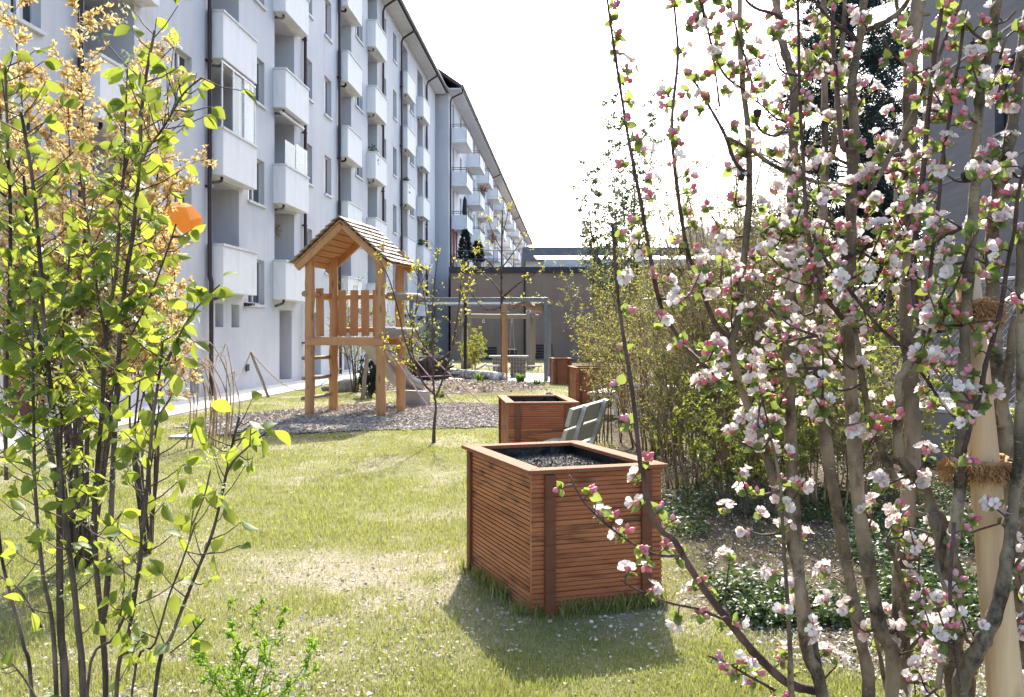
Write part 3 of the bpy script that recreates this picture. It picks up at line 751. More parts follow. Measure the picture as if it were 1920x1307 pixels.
for a, b, c, d, _ in gh:
    mb = MB(); mb.box(a,a+.07,-.28,-.2,c,d); mb.box(b-.07,b,-.28,-.2,c,d); mb.box(a+.07,b-.07,-.28,-.2,c,c+.07); mb.box(a+.07,b-.07,-.28,-.2,d-.07,d)
    o = mb.build('window', M['darkmetal'], gb); mb = MB(); mb.box(a+.07,b-.07,-.26,-.24,c+.07,d-.07); mb.build('pane', M['bluepane'], o)
    mb = MB(); mb.box(a-.05,b+.05,-.19,.04,c-.06,c-.002); mb.build('sill', M['darkmetal'], o)
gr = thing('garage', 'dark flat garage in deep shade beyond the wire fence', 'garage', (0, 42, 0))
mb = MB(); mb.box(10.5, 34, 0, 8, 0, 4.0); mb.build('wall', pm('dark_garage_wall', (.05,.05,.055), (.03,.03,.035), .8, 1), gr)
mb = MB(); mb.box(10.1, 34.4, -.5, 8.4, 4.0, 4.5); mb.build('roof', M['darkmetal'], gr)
for x in (12, 15.2, 18.4):
    mb = MB(); mb.box(x, x+2.7, -.05, .02, .05, 2.4); mb.build('garage_door', M['gutter'], gr)
# yard beyond the fence
FD = Vector((-.447, .894, 0)); FP = Vector((4.85, 11.2, 0))
q = [FP+FD*6.5, FP+FD*-5, (13, 2), (16, 40), (8, 41)]
sheet('yard', q, .012, M['yardfloor'])
# ================================================================== RAISED PLANTERS
def make_planter(name, label, W, Lh, H, loc, rz, group):
    t = thing(name, label, 'planter', loc, rz, group)
    nb = 6; bh = (H-.02)/nb; th = .03
    prof = []
    for b in range(nb):
        z0 = b*bh
        prof += [(z0+.0005, .012), (z0+.004, .001)]
        for k in range(5):
            za = z0+.003+(bh-.006)*k/5; zb = z0+.003+(bh-.006)*(k+1)/5
            if k: prof += [(za+.0014, .0)]
            if k < 4: prof += [(zb-.0050, .0), (zb-.0032, .0075), (zb-.0002, .0075)]
        prof += [(z0+bh-.004, .001), (z0+bh-.0005, .012)]
    def panel(x0, x1):
        mb = MB(); n = len(prof)
        V = [(x0, d, z) for z, d in prof]+[(x1, d, z) for z, d in prof]
        mb.add(V, [(i, n+i, n+i+1, i+1) for i in range(n-1)])
        mb.add([(x0,th,0),(x1,th,0),(x1,th,H-.02),(x0,th,H-.02)], [(3,2,1,0)])
        for x, s in ((x0, 1), (x1, -1)):
            f = [(x, d, z) for z, d in prof]+[(x,th,H-.02),(x,th,0)]
            mb.add(f, [tuple(range(len(f)))[::s]])
        return mb
    for k, (ln, off) in enumerate(((W, Lh/2), (Lh, W/2), (W, Lh/2), (Lh, W/2))):
        ext = ln/2 if k % 2 == 0 else ln/2-th-.001
        p = panel(-ext, ext).build('panel', M['planter'], t)
        a = k*math.pi/2; p.rotation_euler = (0, 0, a)
        p.location = (math.sin(a)*off, -math.cos(a)*off, 0)
        for s in ((-1, 1) if k % 2 == 0 else (1,) if k == 1 else (-1,)):
            mb = MB(); mb.box(-.026, .026, -.016, .004, .0, H-.025)
            for j in range(nb): mb.box(-.03, .03, -.02, .0, j*bh+.006, (j+1)*bh-.006)
            q = mb.build('corner_post', M['planterpost'], t, bevel=.002)
            xx = s*(ln/2-.1)
            q.rotation_euler = (0, 0, a); q.location = Vector((math.sin(a)*off+math.cos(a)*xx, -math.cos(a)*off+math.sin(a)*xx, 0))
    o, i = .028, .072; zt = H-.02
    ox, oy, ix, iy = W/2+o, Lh/2+o, W/2-i, Lh/2-i
    for k, pl in enumerate(([(-ox,-oy),(ox,-oy),(ix,-iy),(-ix,-iy)], [(ox,-oy),(ox,oy),(ix,iy),(ix,-iy)], [(ox,oy),(-ox,oy),(-ix,iy),(ix,iy)], [(-ox,oy),(-ox,-oy),(-ix,-iy),(-ix,iy)])):
        mb = MB(); g = .0015; c = (sum(p[0] for p in pl)/4, sum(p[1] for p in pl)/4)
        mb.prism([(c[0]+(p[0]-c[0])*(1-g), c[1]+(p[1]-c[1])*(1-g)) for p in pl], zt+.001, zt+.024)
        mb.build('rim_board', M['planterrim'], t, bevel=.004)
    mb = MB(); lx, ly = W/2-th-.006, Lh/2-th-.006
    n = 26
    for (xa, ya, xb, yb) in ((-lx,-ly,lx,-ly),(lx,-ly,lx,ly),(lx,ly,-lx,ly),(-lx,ly,-lx,-ly)):
        nn = Vector((-(yb-ya), xb-xa, 0)).normalized(); V = []
        for j in range(n+1):
            f = j/n; w_ = .0 if j in (0, n) else U(0, .018)
            V += [(xa+(xb-xa)*f+nn.x*(w_+.02), ya+(yb-ya)*f+nn.y*(w_+.02), .3), (xa+(xb-xa)*f+nn.x*w_*.3, ya+(yb-ya)*f+nn.y*w_*.3, zt-.004)]
        mb.add(V, [(2*j, 2*j+2, 2*j+3, 2*j+1) for j in range(n)])
    mb.build('liner', M['liner'], t, smooth=True)
    mb = MB(); nx_, ny_ = 40, 60
    xx, yy = np.meshgrid(np.linspace(-lx+.012, lx-.012, nx_), np.linspace(-ly+.012, ly-.012, ny_))
    zz = H-.10+.03*fbm(xx*5+loc[0]*7, yy*5)+.008*vnoise(xx*25, yy*25)
    ii = np.arange(nx_*ny_).reshape(ny_, nx_)
    mb.add(np.stack((xx,yy,zz),-1).reshape(-1,3), np.stack((ii[:-1,:-1],ii[:-1,1:],ii[1:,1:],ii[1:,:-1]),-1).reshape(-1,4))
    k = 4500; px_ = rng.uniform(-lx+.02, lx-.02, k); py_ = rng.uniform(-ly+.02, ly-.02, k)
    pz = H-.10+.03*fbm(px_*5+loc[0]*7, py_*5)+.008*vnoise(px_*25, py_*25)+.003
    scatter(mb, np.stack((px_,py_,pz),1), rdir(k), rng.uniform(.004,.013,k), CHIPT, up=1)
    mb.build('soil', M['soil'], t, smooth=True)
    return t
ang1 = math.atan2(.332, .943)
A0 = Vector((.105, 5.07, 0)); fx = Vector((math.cos(ang1), math.sin(ang1), 0)); fy = Vector((-math.sin(ang1), math.cos(ang1), 0))
c1 = A0+fx*.385+fy*.60
make_planter('raised_planter', 'large reddish wooden raised planter in the foreground, white branch of blossom in front', .77, 1.2, .78, c1, ang1, 'raised wooden planters')
bpy.data.objects['raised_planter']['label'] = 'large reddish wooden raised planter nearest in the foreground, crossed by an apple twig'
a2 = math.radians(5)
c2 = P(947, 755, 10.1); c2.z = 0; c2 = c2+Vector((math.cos(a2), math.sin(a2), 0))*.40+Vector((-math.sin(a2), math.cos(a2), 0))*.62
make_planter('raised_planter', 'reddish wooden raised planter behind the grey bench', .73, 1.2, .78, c2, a2, 'raised wooden planters')
c3 = Vector((1.32+.45, 20.6+.5, 0))
make_planter('raised_planter', 'reddish raised planter half hidden behind the shrub to the right of the lawn', .9, 1.2, .79, c3, math.radians(4), 'raised wooden planters')
c4 = Vector((1.37+.1, 28.9, 0))
make_planter('raised_planter', 'dark narrow planter box standing beside the pergola post', .55, 1.1, .79, c4, math.radians(2), 'raised wooden planters')

# ================================================================== BENCH
def make_bench(label, loc, rz):
    t = thing('park_bench', label, 'bench', loc, rz, 'grey slatted benches'); Lb = 1.42
    for k in range(3):
        mb = MB(); y = .02+k*.145; mb.box(0, Lb, y, y+.125, .425, .465); mb.build('seat', M['greywood'], t, bevel=.006)
    d = Vector((0, -.26, .93)).normalized()
    for k in range(2):
        p = Vector((0, -.04, .5))+d*(.03+k*.2); 
        mb = MB(); mb.beam(p+d*.085, p+d*.085+Vector((Lb,0,0)), .17, .04, up=(0, .93, .26)); mb.build('backrest', M['greywood'], t, bevel=.006)
    for x in (.3, 1.1):
        mb = MB(); mb.beam((x,.03,.18),(x,-.205,.9), .085, .045, up=(0,1,.2)); mb.build('back_support', M['galv'], t, bevel=.004)
        mb = MB(); mb.beam((x,-.02,.40),(x,.44,.40), .07, .045); mb.beam((x,.36,.38),(x,.4,0), .07, .05, up=(0,1,0)); mb.beam((x,.05,.38),(x,-.06,0), .07, .05, up=(0,1,0)); mb.build('leg', M['galv'], t, bevel=.004)
    return t
p0 = Vector((.39, 8.6, -.05)); bd = Vector((.32, .947, 0))
make_bench('grey weathered wooden bench seen from behind between the front two planters', p0, math.atan2(bd.y, bd.x))
make_bench('small pale bench half hidden in the shrub beside the farther planter', Vector((1.75, 17.0, 0)), math.radians(72))

# longer grass left uncut against the planters
for i, (c_, an, W_, L_) in enumerate(((c1, ang1, .78, 1.2), (c2, a2, .74, 1.2))):
    n_ = 1500; ux = Vector((math.cos(an), math.sin(an), 0)); uy = Vector((-math.sin(an), math.cos(an), 0)); LPp, LDd = [], []
    for _ in range(n_):
        s_ = random.choice((0,0,1,2)); f_ = U(-.5,.5); o_ = abs(random.gauss(0,.035))+.012
        p_ = c_+(ux*(f_*W_)-uy*(L_/2+o_) if s_ == 0 else (-ux if s_ == 1 else ux)*(W_/2+o_)+uy*(f_*L_))
        if vnoise(p_.x*9, p_.y*9) < .3: continue
        LPp.append(p_); LDd.append((U(-.5,.5), U(-.5,.5), 1.2))
    mb = MB(); scatter(mb, LPp, LDd, rng.uniform(.03,.11,len(LPp)), LEAFN, wid=np.full(len(LPp), .16)); tag(mb.build('grass', M['grass']), ['longer grass blades growing along the base of the front planter', 'longer grass blades growing along the base of the planter behind the bench'][i], 'grass', kind='stuff')
# ================================================================== PLAY TOWER
tw = thing('play_tower', 'wooden play tower with shingled gable roof, slide and climbing ropes on wood chips', 'play tower', (-2.93, 18.05, 0), math.radians(-12))
HX, HY = .69, .56
def pole(p0, p1, r, name, mat, parent, n=12, seg=14, lump=.05, wob=.012):
    p0 = Vector(p0); p1 = Vector(p1); pts = [p0.lerp(p1, i/seg)+Vector((U(-wob,wob),U(-wob,wob),0)) for i in range(seg+1)]
    mb = MB(); mb.tube(pts, [r*U(.95,1.06) for _ in pts], n, lump=lump*.4); return mb.build(name, mat, parent, smooth=True)
for sx in (-1, 1):
    for sy in (-1, 1):
        pole((sx*HX, sy*HY, -.1), (sx*HX*.98, sy*HY, 3.1 if 1 else 0), .088, 'post', M['pole'], tw)
APEX, EAV, RX, RY = 3.58, 2.80, .89, .82
sl_ = Vector((RX, 0, EAV-APEX)); SL = sl_.length
for sx in (-1, 1):
    for y in (-RY+.1, RY-.1):
        mb = MB(); mb.beam((0 if sx < 0 else .03, y, APEX-.1), (sx*(RX-.02), y, EAV-.09), .075, .13, up=(0,0,1)); mb.build('rafter', M['pole'], tw, bevel=.012)
roofp = None
d = Vector((RX, 0, EAV-APEX)).normalized()
for sx in (-1, 1):
    dd = Vector((sx*d.x, 0, d.z)); nn = Vector((sx*-d.z, 0, d.x)); nn = Vector((sx*abs(d.z), 0, abs(d.x)))
    mb = MB(); nbd = 8; st = SL/nbd
    for k in range(nbd):
        a = Vector((0,0,APEX-.02))+dd*(k*st+.004)-nn*.012; b = a+dd*(st-.014)
        V = [a+Vector((0,-RY+.02,0)), b+Vector((0,-RY+.02,0)), b+Vector((0,RY-.02,0)), a+Vector((0,RY-.02,0))]
        V2 = [v+nn*.022 for v in V]
        mb.add(V+V2, [(0,1,2,3),(7,6,5,4),(0,4,5,1),(1,5,6,2),(2,6,7,3),(3,7,4,0)])
    rb = mb.build('roof', M['plank'], tw)
    mb = MB(); nc = 9; stp = (SL+.05)/nc
    for k in range(nc):
        y = -RY-.03-U(0,.1)
        while y < RY+.03:
            wd_ = U(.09, .17); y1 = min(y+wd_, RY+.04)
            ya = max(y, -RY-.04)
            if y1-ya > .02:
                ex = U(0, .02)
                a = Vector((0,0,APEX+.005))+dd*(k*stp-.03)+nn*.014; b = Vector((0,0,APEX+.005))+dd*((k+1)*stp+ex)+nn*(.042+U(0,.01))
                V = [a+Vector((0,ya+.004,0)), b+Vector((0,ya+.004,0)), b+Vector((0,y1-.004,0)), a+Vector((0,y1-.004,0))]
                V2 = [v+nn*.02 for v in V]
                mb.add(V+V2, [(0,1,2,3),(7,6,5,4),(0,4,5,1),(1,5,6,2),(2,6,7,3),(3,7,4,0)])
            y = y1
    mb.build('shingles', M['shingle'], rb)
mb = MB(); mb.box(-HX-.02, HX+.02, -HY-.09, HY+.09, 1.415, 1.45); dk = mb.build('deck', M['plank'], tw, bevel=.004)
for y in (-HY-.105, HY+.105):
    mb = MB(); mb.box(-HX-.03, HX+.12, y-.03, y+.03, 1.30, 1.42); mb.build('deck_beam', M['slat'], tw, bevel=.006)
for i in range(4):
    x = -HX+.2+i*.235
    mb = MB(); mb.beam((x, HY-.02, 1.47), (x+U(-.01,.01), HY-.02, 2.36), .16, .03, up=(0,1,0)); mb.build('balustrade_board', M['slat'], tw, bevel=.004)
mb = MB(); mb.beam((-HX-.01, -.05, 1.46), (-HX-.02, -.05, 2.37), .15, .03, up=(0,1,0)); mb.build('balustrade_board', M['slat'], tw, bevel=.004)
for z in (2.22, 1.58):
    pole((-HX-.28 if z>2 else -HX, HY+.045, z), (HX+.1, HY+.045, z+.02), .05, 'rail', M['pole'], tw, 8, 6)
pole((-HX-.05, -HY-.14, 2.24), (-HX-.05, HY+.2, 2.24), .055, 'rail', M['pole'], tw, 8, 6)
pole((HX+.03, -HY+.3, 2.2), (HX+.33, HY+.15, 2.22), .07, 'rail', M['greypole'], tw, 8, 6)
pole((HX-.05, -HY-.02, 1.53), (HX+.42, HY-.3, 1.53), .1, 'threshold_log', M['greypole'], tw, 10, 6)
for z in (.32, .69, 1.06):
    pole((-HX-.12, -HY-.02, z), (-HX-.02, HY+.1, z+U(-.02,.02)), .035, 'rung', M['greypole'], tw, 8, 6, wob=.015)
# slide: descends from the back of the deck
s0 = Vector((-.12, HY+.12, 1.42)); s1 = Vector((.27, HY+1.35, .46)); s2 = Vector((.40, HY+1.72, .33))
side = Vector((.94, -.33, 0)); mb = MB(); n = 14; V = []
path = cr([s0, s0.lerp(s1,.3)+Vector((0,0,.02)), s0.lerp(s1,.7), s1, s2], 4)
for p in path:
    V += [p-side*.26+Vector((0,0,.2)), p-side*.25, p+side*.25, p+side*.26+Vector((0,0,.2))]
mb.add(V, [(i*4+k, i*4+k+1, i*4+k+5, i*4+k+4) for i in range(len(path)-1) for k in range(3)])
sld = mb.build('slide', M['stainless'], tw, smooth=True)
sm = sld.modifiers.new('thick', 'SOLIDIFY'); sm.thickness = .012
mb = MB(); mb.box(-.28, .28, -.12, .22, -.05, .3); f = mb.build('slide_foot', M['concrete'], tw, bevel=.01); f.location = s2+Vector((0,-.05,-.32)); f.rotation_euler = (0,0,-.33)
# rope net on the right
ra = [Vector((HX-.02, -HY+.1, 1.5)), Vector((HX+.2, -HY+.25, 1.5)), Vector((HX+.4, -HY+.45, 1.52))]
rb_ = [Vector((HX+1.02, -HY+.05, .03)), Vector((HX+1.5, -HY+.35, .03)), Vector((HX+1.95, -HY+.75, .03))]
for a, b in zip(ra, rb_):
    pts = [a.lerp(b, i/8)+Vector((0,0,-.06*math.sin(math.pi*i/8))) for i in range(9)]
    mb = MB(); mb.tube(pts, .011, 6); mb.build('climbing_rope', M['rope'], tw, smooth=True)
for f in (.25, .48, .7, .88):
    q = [a.lerp(b, f)+Vector((0,0,-.06*math.sin(math.pi*f))) for a, b in zip(ra, rb_)]
    mb = MB(); mb.tube(q, .010, 6); mb.build('cross_rope', M['rope'], tw, smooth=True)

# ================================================================== PERGOLA, SWING, TABLE
pg = thing('pergola', 'grey steel pergola frame with a rolled up brown canvas over the patio', 'pergola', (-1.0, 30.3, 0), math.radians(-4))
PX0, PX1, PY, PZ = -2.2, 2.07, 3.7, 2.66
for (x, y) in ((PX1, 0), (PX1, PY), (PX0, 0), (PX0, PY)):
    mb = MB(); mb.box(x-.06, x+.06, y-.06, y+.06, 0, PZ-.14); mb.build('post', M['greymetal'], pg, bevel=.005)
for (a, b) in (((PX0-.06,0),(PX1+.06,0)), ((PX0-.06,PY),(PX1+.06,PY))):
    mb = MB(); mb.box(a[0], b[0], a[1]-.06, a[1]+.06, PZ-.139, PZ); mb.build('beam', M['greymetal'], pg, bevel=.005)
for x in (PX0, PX1):
    mb = MB(); mb.box(x-.058, x+.058, .061, PY-.061, PZ-.137, PZ-.002); mb.build('beam', M['greymetal'], pg, bevel=.005)
mb = MB()
pts = [Vector((PX1-1.2+i*.1, .25+.05*math.sin(i*1.7), PZ-.2-.05*math.sin(i*.9)-(.09 if i > 6 else 0))) for i in range(12)]
mb.tube(pts, [.02+.012*i+(.03 if i > 8 else 0) for i in range(12)], 10, lump=.35); mb.build('rolled_canvas', M['canvas'], pg, smooth=True)
mb = MB(); mb.tube([(PX0, 1.6, PZ-.1),(PX1,1.6,PZ-.1)], .02, 6); mb.tube([(PX0, 2.8, PZ-.1),(PX1,2.8,PZ-.1)], .02, 6); mb.build('canvas_wire', M['pvc'], pg)
pa = sheet('patio', [(-3.5,29.6),(1.7,29.3),(2.0,36.4),(-3.2,36.6)], .24, M['concrete'])
bpy.data.objects.remove(pa)
mb = MB(); mb.prism([(-2.2,30.7),(1.75,29.5),(1.95,36.2),(-3.1,36.4)], -.05, .03); o = mb.build('patio', M['paving']); o['kind'] = 'structure'
lp = thing('lamp_post', 'slim black post standing at the left of the patio', 'post', (-1.52, 31.2, 0))
mb = MB(); mb.tube([(0,0,0),(0,0,2.6)], .055, 8); mb.build('pole', M['black'], lp); mb = MB(); mb.tube([(0,0,2.6),(0,0,2.72)], [.11,.07], 10); mb.box(-.1,.1,-.1,.1,0,.02); mb.build('cap', M['black'], lp)
sw = thing('swing', 'weathered log swing frame with a black swing seat behind the pergola', 'swing', (-.55, 42, 0), math.radians(2))
for x, xo in ((-1.48, -.25), (-1.48, .06), (1.2, -.1), (1.48, .0)):
    pass
for x in (-1.45, 1.38):
    for s in (-1, 1): pole((x+s*.12, s*.75, -.05), (x+s*.1, -s*.1, 2.55), .11, 'post', M['greypole'], sw, 8, 6)
pole((-1.8, 0, 2.3), (1.75, 0, 2.28), .1, 'crossbeam', M['greypole'], sw, 8, 8, wob=.03)
for x in (-.7, .55):
    mb = MB(); mb.tube([(x,0,2.2),(x-.05,0,2.05),(x+.05,0,2.0),(x,0,2.2)], .015, 5); mb.build('hanger', M['galv'], sw)
for x in (.45, .68):
    mb = MB(); mb.tube([(.55+(x-.55)*.3,0,2.05),(x,.1,.62)], .012, 5); mb.build('rope', M['galv'], sw)
mb = MB(); mb.box(.36,.77,.0,.2,.58,.63); mb.box(.36,.77,.18,.2,.63,.85); mb.build('seat', M['black'], sw, bevel=.01)
tb = thing('garden_table', 'long pale stone table on brick filled wire baskets under the pergola', 'table', (-.15, 33.2, .03))
mb = MB(); mb.box(-.65, .72, -.35, .35, .68, .74); mb.build('tabletop', M['concrete'], tb, bevel=.008)
for x0, x1 in ((-.5,-.12),(.1,.62)):
    mb = MB(); mb.box(x0, x1, -.27, .27, 0, .68)
    for k in range(60): mb.blob((U(x0,x1), -.27+U(-.02,.02), U(.03,.66)), U(.03,.07), .04, U(.025,.045), k, 6, 4)
    b = mb.build('base', M['gabion'], tb)
    mb = MB()
    for i in range(6): mb.tube([(x0+(x1-x0)*i/5,-.33,0),(x0+(x1-x0)*i/5,-.33,.67)], .006, 4); mb.tube([(x0,-.33,.02+.13*i),(x1,-.33,.02+.13*i)], .006, 4)
    mb.build('wire_basket', M['galv'], b)
def stool(x, y, lab):
    t = thing('stool', lab, 'stool', (x, y, .03), group='stools at the stone table')
    mb = MB(); mb.tube([(0,0,.40),(0,0,.45)], .23, 16); mb.build('seat', M['concrete'], t, bevel=.006)
    for s in (-1, 1):
        mb = MB(); mb.tube(cr([(s*.14,-.1,.4),(s*.1,-.12,.25),(s*.03,-.1,.12),(s*.16,-.1,.02),(s*.2,.1,.02),(s*.1,.12,.25),(s*.14,.1,.4)], 4), .014, 6); mb.build('leg', M['galv'], t, smooth=True)
stool(-.65, 32.0, 'round pale stool left of the stone table'); stool(.75, 31.6, 'round pale stool right of the stone table on bent steel legs')

# ================================================================== LOG, ROOTS, STONES, STAKES
def at(px, py, dz=0):
    g = G(px, py); g.z = gz(g.x, g.y)+dz; return g
lg = thing('fallen_log', 'pale barked tree log lying on the soil bed by the patio', 'log', (-1.7, 29.4, .0))
pts = [Vector((-2.2,1.1,.55)), Vector((-1.2,.6,.42)), Vector((-.1,.2,.30)), Vector((.8,-.3,.26)), Vector((1.45,-.7,.2))]
mb = MB(); q = cr(pts, 5); mb.tube(q, lerpr(.13, .15, len(q)), 12, lump=.08); mb.build('trunk', M['log'], lg, smooth=True)
for a, b in (((-.3,.2,.36),(-.1,-.1,.7)), ((.5,-.2,.33),(.9,.05,.6))):
    mb = MB(); mb.tube([a, b], [.05,.03], 8); mb.build('branch_stub', M['log'], lg, smooth=True)
rt = thing('root_stump', 'tangled dark root stump lying beside the slide', 'stump', at(808, 722, -.03))
mb = MB(); mb.blob((0,0,.35), .5, .4, .38, 3, 14, 10, .16); mb.build('stump', M['root'], rt, smooth=True)
for i in range(13):
    a = U(0, 6.28); r0 = U(.3,.45); e_ = Vector((math.cos(a)*U(.6,1.0), math.sin(a)*.5, U(.05,.95)))
    mb = MB(); q = cr([(math.cos(a)*.2, math.sin(a)*.2, .4), (e_*.55+Vector((U(-.1,.1),U(-.1,.1),.1))), e_], 4); mb.tube(q, lerpr(.085,.025,len(q)), 7, lump=.1); mb.build('root', M['root'], rt, smooth=True)
for i, (px, py, r, lab) in enumerate(((651, 735, .26, 'grey rounded boulder at the grass edge left of the slide'), (612, 733, .12, 'small grey stone beside the tower post'), (690, 742, .1, 'small stone by the foot of the slide'), (1030, 745, .1, 'small pale stone at the edge of the far lawn'))):
    mb = MB(); mb.blob((0,0,r*.6), r*1.1, r*.9, r*.8, i+3, 16, 12, .07); o = mb.build('boulder', M['stone'], smooth=True); o.location = at(px, py, -.02); tag(o, lab, 'stone', 'stones by the play area')
mb = MB(); mb.prism([(-.22,-.16),(.18,-.2),(.25,.1),(-.1,.22),(-.27,.1)], 0, .05); o = mb.build('stepping_stone', M['concrete'], bevel=.01); o.location = at(352, 822, -.01); tag(o, 'flat pale stepping stone in the lawn below the dry canes', 'stone')
t = thing('plant_pot', 'small black pot standing at the edge of the path', 'pot', G(150, 806))
mb = MB(); mb.tube([(0,0,0),(0,0,.2)], [.09,.12], 12); mb.build('pot', M['black'], t); mb = MB(); mb.tube([(0,0,.18),(0,0,.215)], .13, 12); mb.build('rim', M['black'], t)
# leaning poles with a sagging rope
st = thing('rope_barrier', 'slim leaning pole with a sagging pale rope by the path', 'rope barrier', (0,0,0))
pa_, pb_ = G(505, 745), P(470, 660, 22.6); pa_.z = -.05; pole(pa_, pb_, .035, 'pole', M['greypole'], st, 7, 6)
e1 = P(436, 718, 21.5); e2 = P(562, 728, 23.8); e3 = P(640, 690, 25.2)
mb = MB(); mb.tube([pb_.lerp(e1, i/8)+Vector((0,0,-.12*math.sin(math.pi*i/8))) for i in range(9)], .014, 5); mb.build('rope', M['hemp'], st)
mb = MB(); q = [pb_.lerp(e3, i/12)+Vector((0,0,-.75*math.sin(math.pi*i/12))) for i in range(13)]; mb.tube(q, .014, 5); mb.build('rope', M['hemp'], st)
o_ = thing('wooden_stake', 'slim pale stake leaning in the soil left of the slide', 'stake', G(678, 750)); pole((0,0,-.1), (.12,.1,1.05), .05, 'stake', M['greypole'], o_, 7, 6)
# staked tree post
sp = thing('tree_stake', 'straight peeled post holding the young tree near the stone table', 'stake', (-.215, 30.0, 0)); pole((0,0,-.1), (-.04,0,2.45), .088, 'post', M['pole'], sp, 12, 8, wob=.006)
mb = MB(); mb.tube([(.12,0,2.2),(.0,-.15,2.22),(-.14,-.05,2.2),(-.1,.13,2.22),(.12,0,2.2)], .02, 5); mb.build('tie', M['hemp'], sp)
# near tree stake and coir ropes
NS = thing('tree_stake', 'thick peeled pale stake with pointed top among the blossoming apple stems at right', 'stake', (0,0,0))
b0 = Vector((1.335, 2.5, 0)); top = P(1812, 492, 2.5); NS.location = b0
mb = MB(); d_ = top-b0
rad = [.05,.047,.044,.041,.038,.034,.030]; pts = [d_*(i/6)+Vector((U(-.002,.002),0,0)) for i in range(7)]
mb.tube(pts, rad, 20, lump=.02); mb.build('post', M['stake'], NS, smooth=True)
def coir(py, rr, hh, label, seed):
    c = b0+d_*((EYE-(py-CY)/F*2.5)/top.z)
    t = thing('coir_rope', label, 'coir rope', c, group='coir rope ties on the stake'); mb = MB(); r = np.random.default_rng(seed)
    for k in range(7):
        pts = []
        for i in range(15):
            a = 2*math.pi*i/14; q = rr+.006*math.sin(3*a+k)
            pts.append((math.cos(a)*q*1.35-.012, math.sin(a)*q*1.1, (k-3)*hh/7+.006*math.sin(2*a+k)+.012*math.cos(a)))
        mb.tube(pts, .006, 6, lump=.5)
    mb.tube([(-rr*1.2,-.01,0),(-rr*1.6,-.03,.005),(-rr*1.75,-.035,0)], [.018,.017,.012], 8, lump=.3)
    mb.build('rope', M['coir'], t, smooth=True)
    mb = MB()
    for k in range(1500):
        a = r.uniform(0, 6.28); q = rr+.006; s = Vector((math.cos(a)*q*1.35-.012, math.sin(a)*q*1.1, r.uniform(-hh/2, hh/2)))
        if k > 1250: s = Vector((-rr*1.6+r.uniform(-.02,.02), -.03, r.uniform(-.01,.01)))
        dv = Vector((math.cos(a)+r.normal()*.6, math.sin(a)+r.normal()*.6, r.normal()*.6-.2)).normalized(); ln = r.uniform(.01,.034)
        mid = s+dv*ln*.5+Vector(r.normal(size=3))*.004
        mb.tube([s, mid, s+dv*ln+Vector((0,0,-.006))], .0011, 3, cap=False)
    mb.build('fibres', M['coir'], t)
coir(585, .045, .05, 'upper shaggy coir rope tied round the peeled stake', 1); coir(880, .053, .042, 'lower shaggy coir rope tied round the peeled stake', 2)

# ================================================================== FENCE AND LOW WALL
def fpos(t, z=0): p = FP+FD*(-t); return Vector((p.x, p.y, z))   # t>0 towards the camera
wl = thing('concrete_wall', 'low grey concrete wall carrying the wire fence on the right', 'wall', (0,0,0))
mb = MB(); nn = Vector((.894,.447,0)); a, b = fpos(-6.2), fpos(5.2)
mb.prism([tuple((a)[:2]), tuple((b)[:2]), tuple((b+nn*.22)[:2]), tuple((a+nn*.22)[:2])], -.2, .60); mb.build('wall', M['concrete'], wl)
mb = MB(); a2_, b2_ = a-nn*.02, b-nn*.02; mb.prism([tuple(a2_[:2]), tuple(b2_[:2]), tuple((b2_+nn*.26)[:2]), tuple((a2_+nn*.26)[:2])], .601, .645); mb.build('coping', M['coping'], wl, bevel=.006)
fe = thing('wire_fence', 'galvanised chain link fence with a round top rail on the low concrete wall', 'fence', (0,0,0))
off = nn*.11
ZT = 2.10
mb = MB(); mb.tube([fpos(-6,ZT)+off, fpos(5,ZT)+off], .024, 8); mb.build('top_rail', M['galv'], fe, smooth=True)
for t_ in (-5.6,-2.9,-.15,2.6,5.0):
    mb = MB(); mb.tube([fpos(t_,.64)+off, fpos(t_,ZT)+off], .024, 8); mb.build('post', M['galv'], fe, smooth=True)
mb = MB(); z0, z1 = .68, ZT-.03; hgt = z1-z0; st_ = .075
for sgn in (-1, 1):
    t_ = -6.0-hgt
    while t_ < 5:
        ta, tb = (t_, t_+hgt) if sgn > 0 else (t_+hgt, t_)
        def clampseg(ta, tb):
            za, zb = z0, z1
            lo, hi = -5.95, 4.95
            f0, f1 = 0., 1.
            dt = tb-ta
            for bnd, s in ((lo, 1), (hi, -1)):
                fx_ = (bnd-ta)/dt
                if (s > 0) == (dt > 0): f0 = max(f0, fx_)
                else: f1 = min(f1, fx_)
            return f0, f1
        f0, f1 = clampseg(ta, tb)
        if f1-f0 > .02:
            mb.tube([fpos(ta+(tb-ta)*f0, z0+hgt*f0)+off, fpos(ta+(tb-ta)*f1, z0+hgt*f1)+off], .0022, 3, cap=False)
        t_ += st_
for z in (.7, 1.35): mb.tube([fpos(-5.95,z)+off, fpos(4.95,z)+off], .003, 4)
mb.build('wire_mesh', M['galv'], fe)

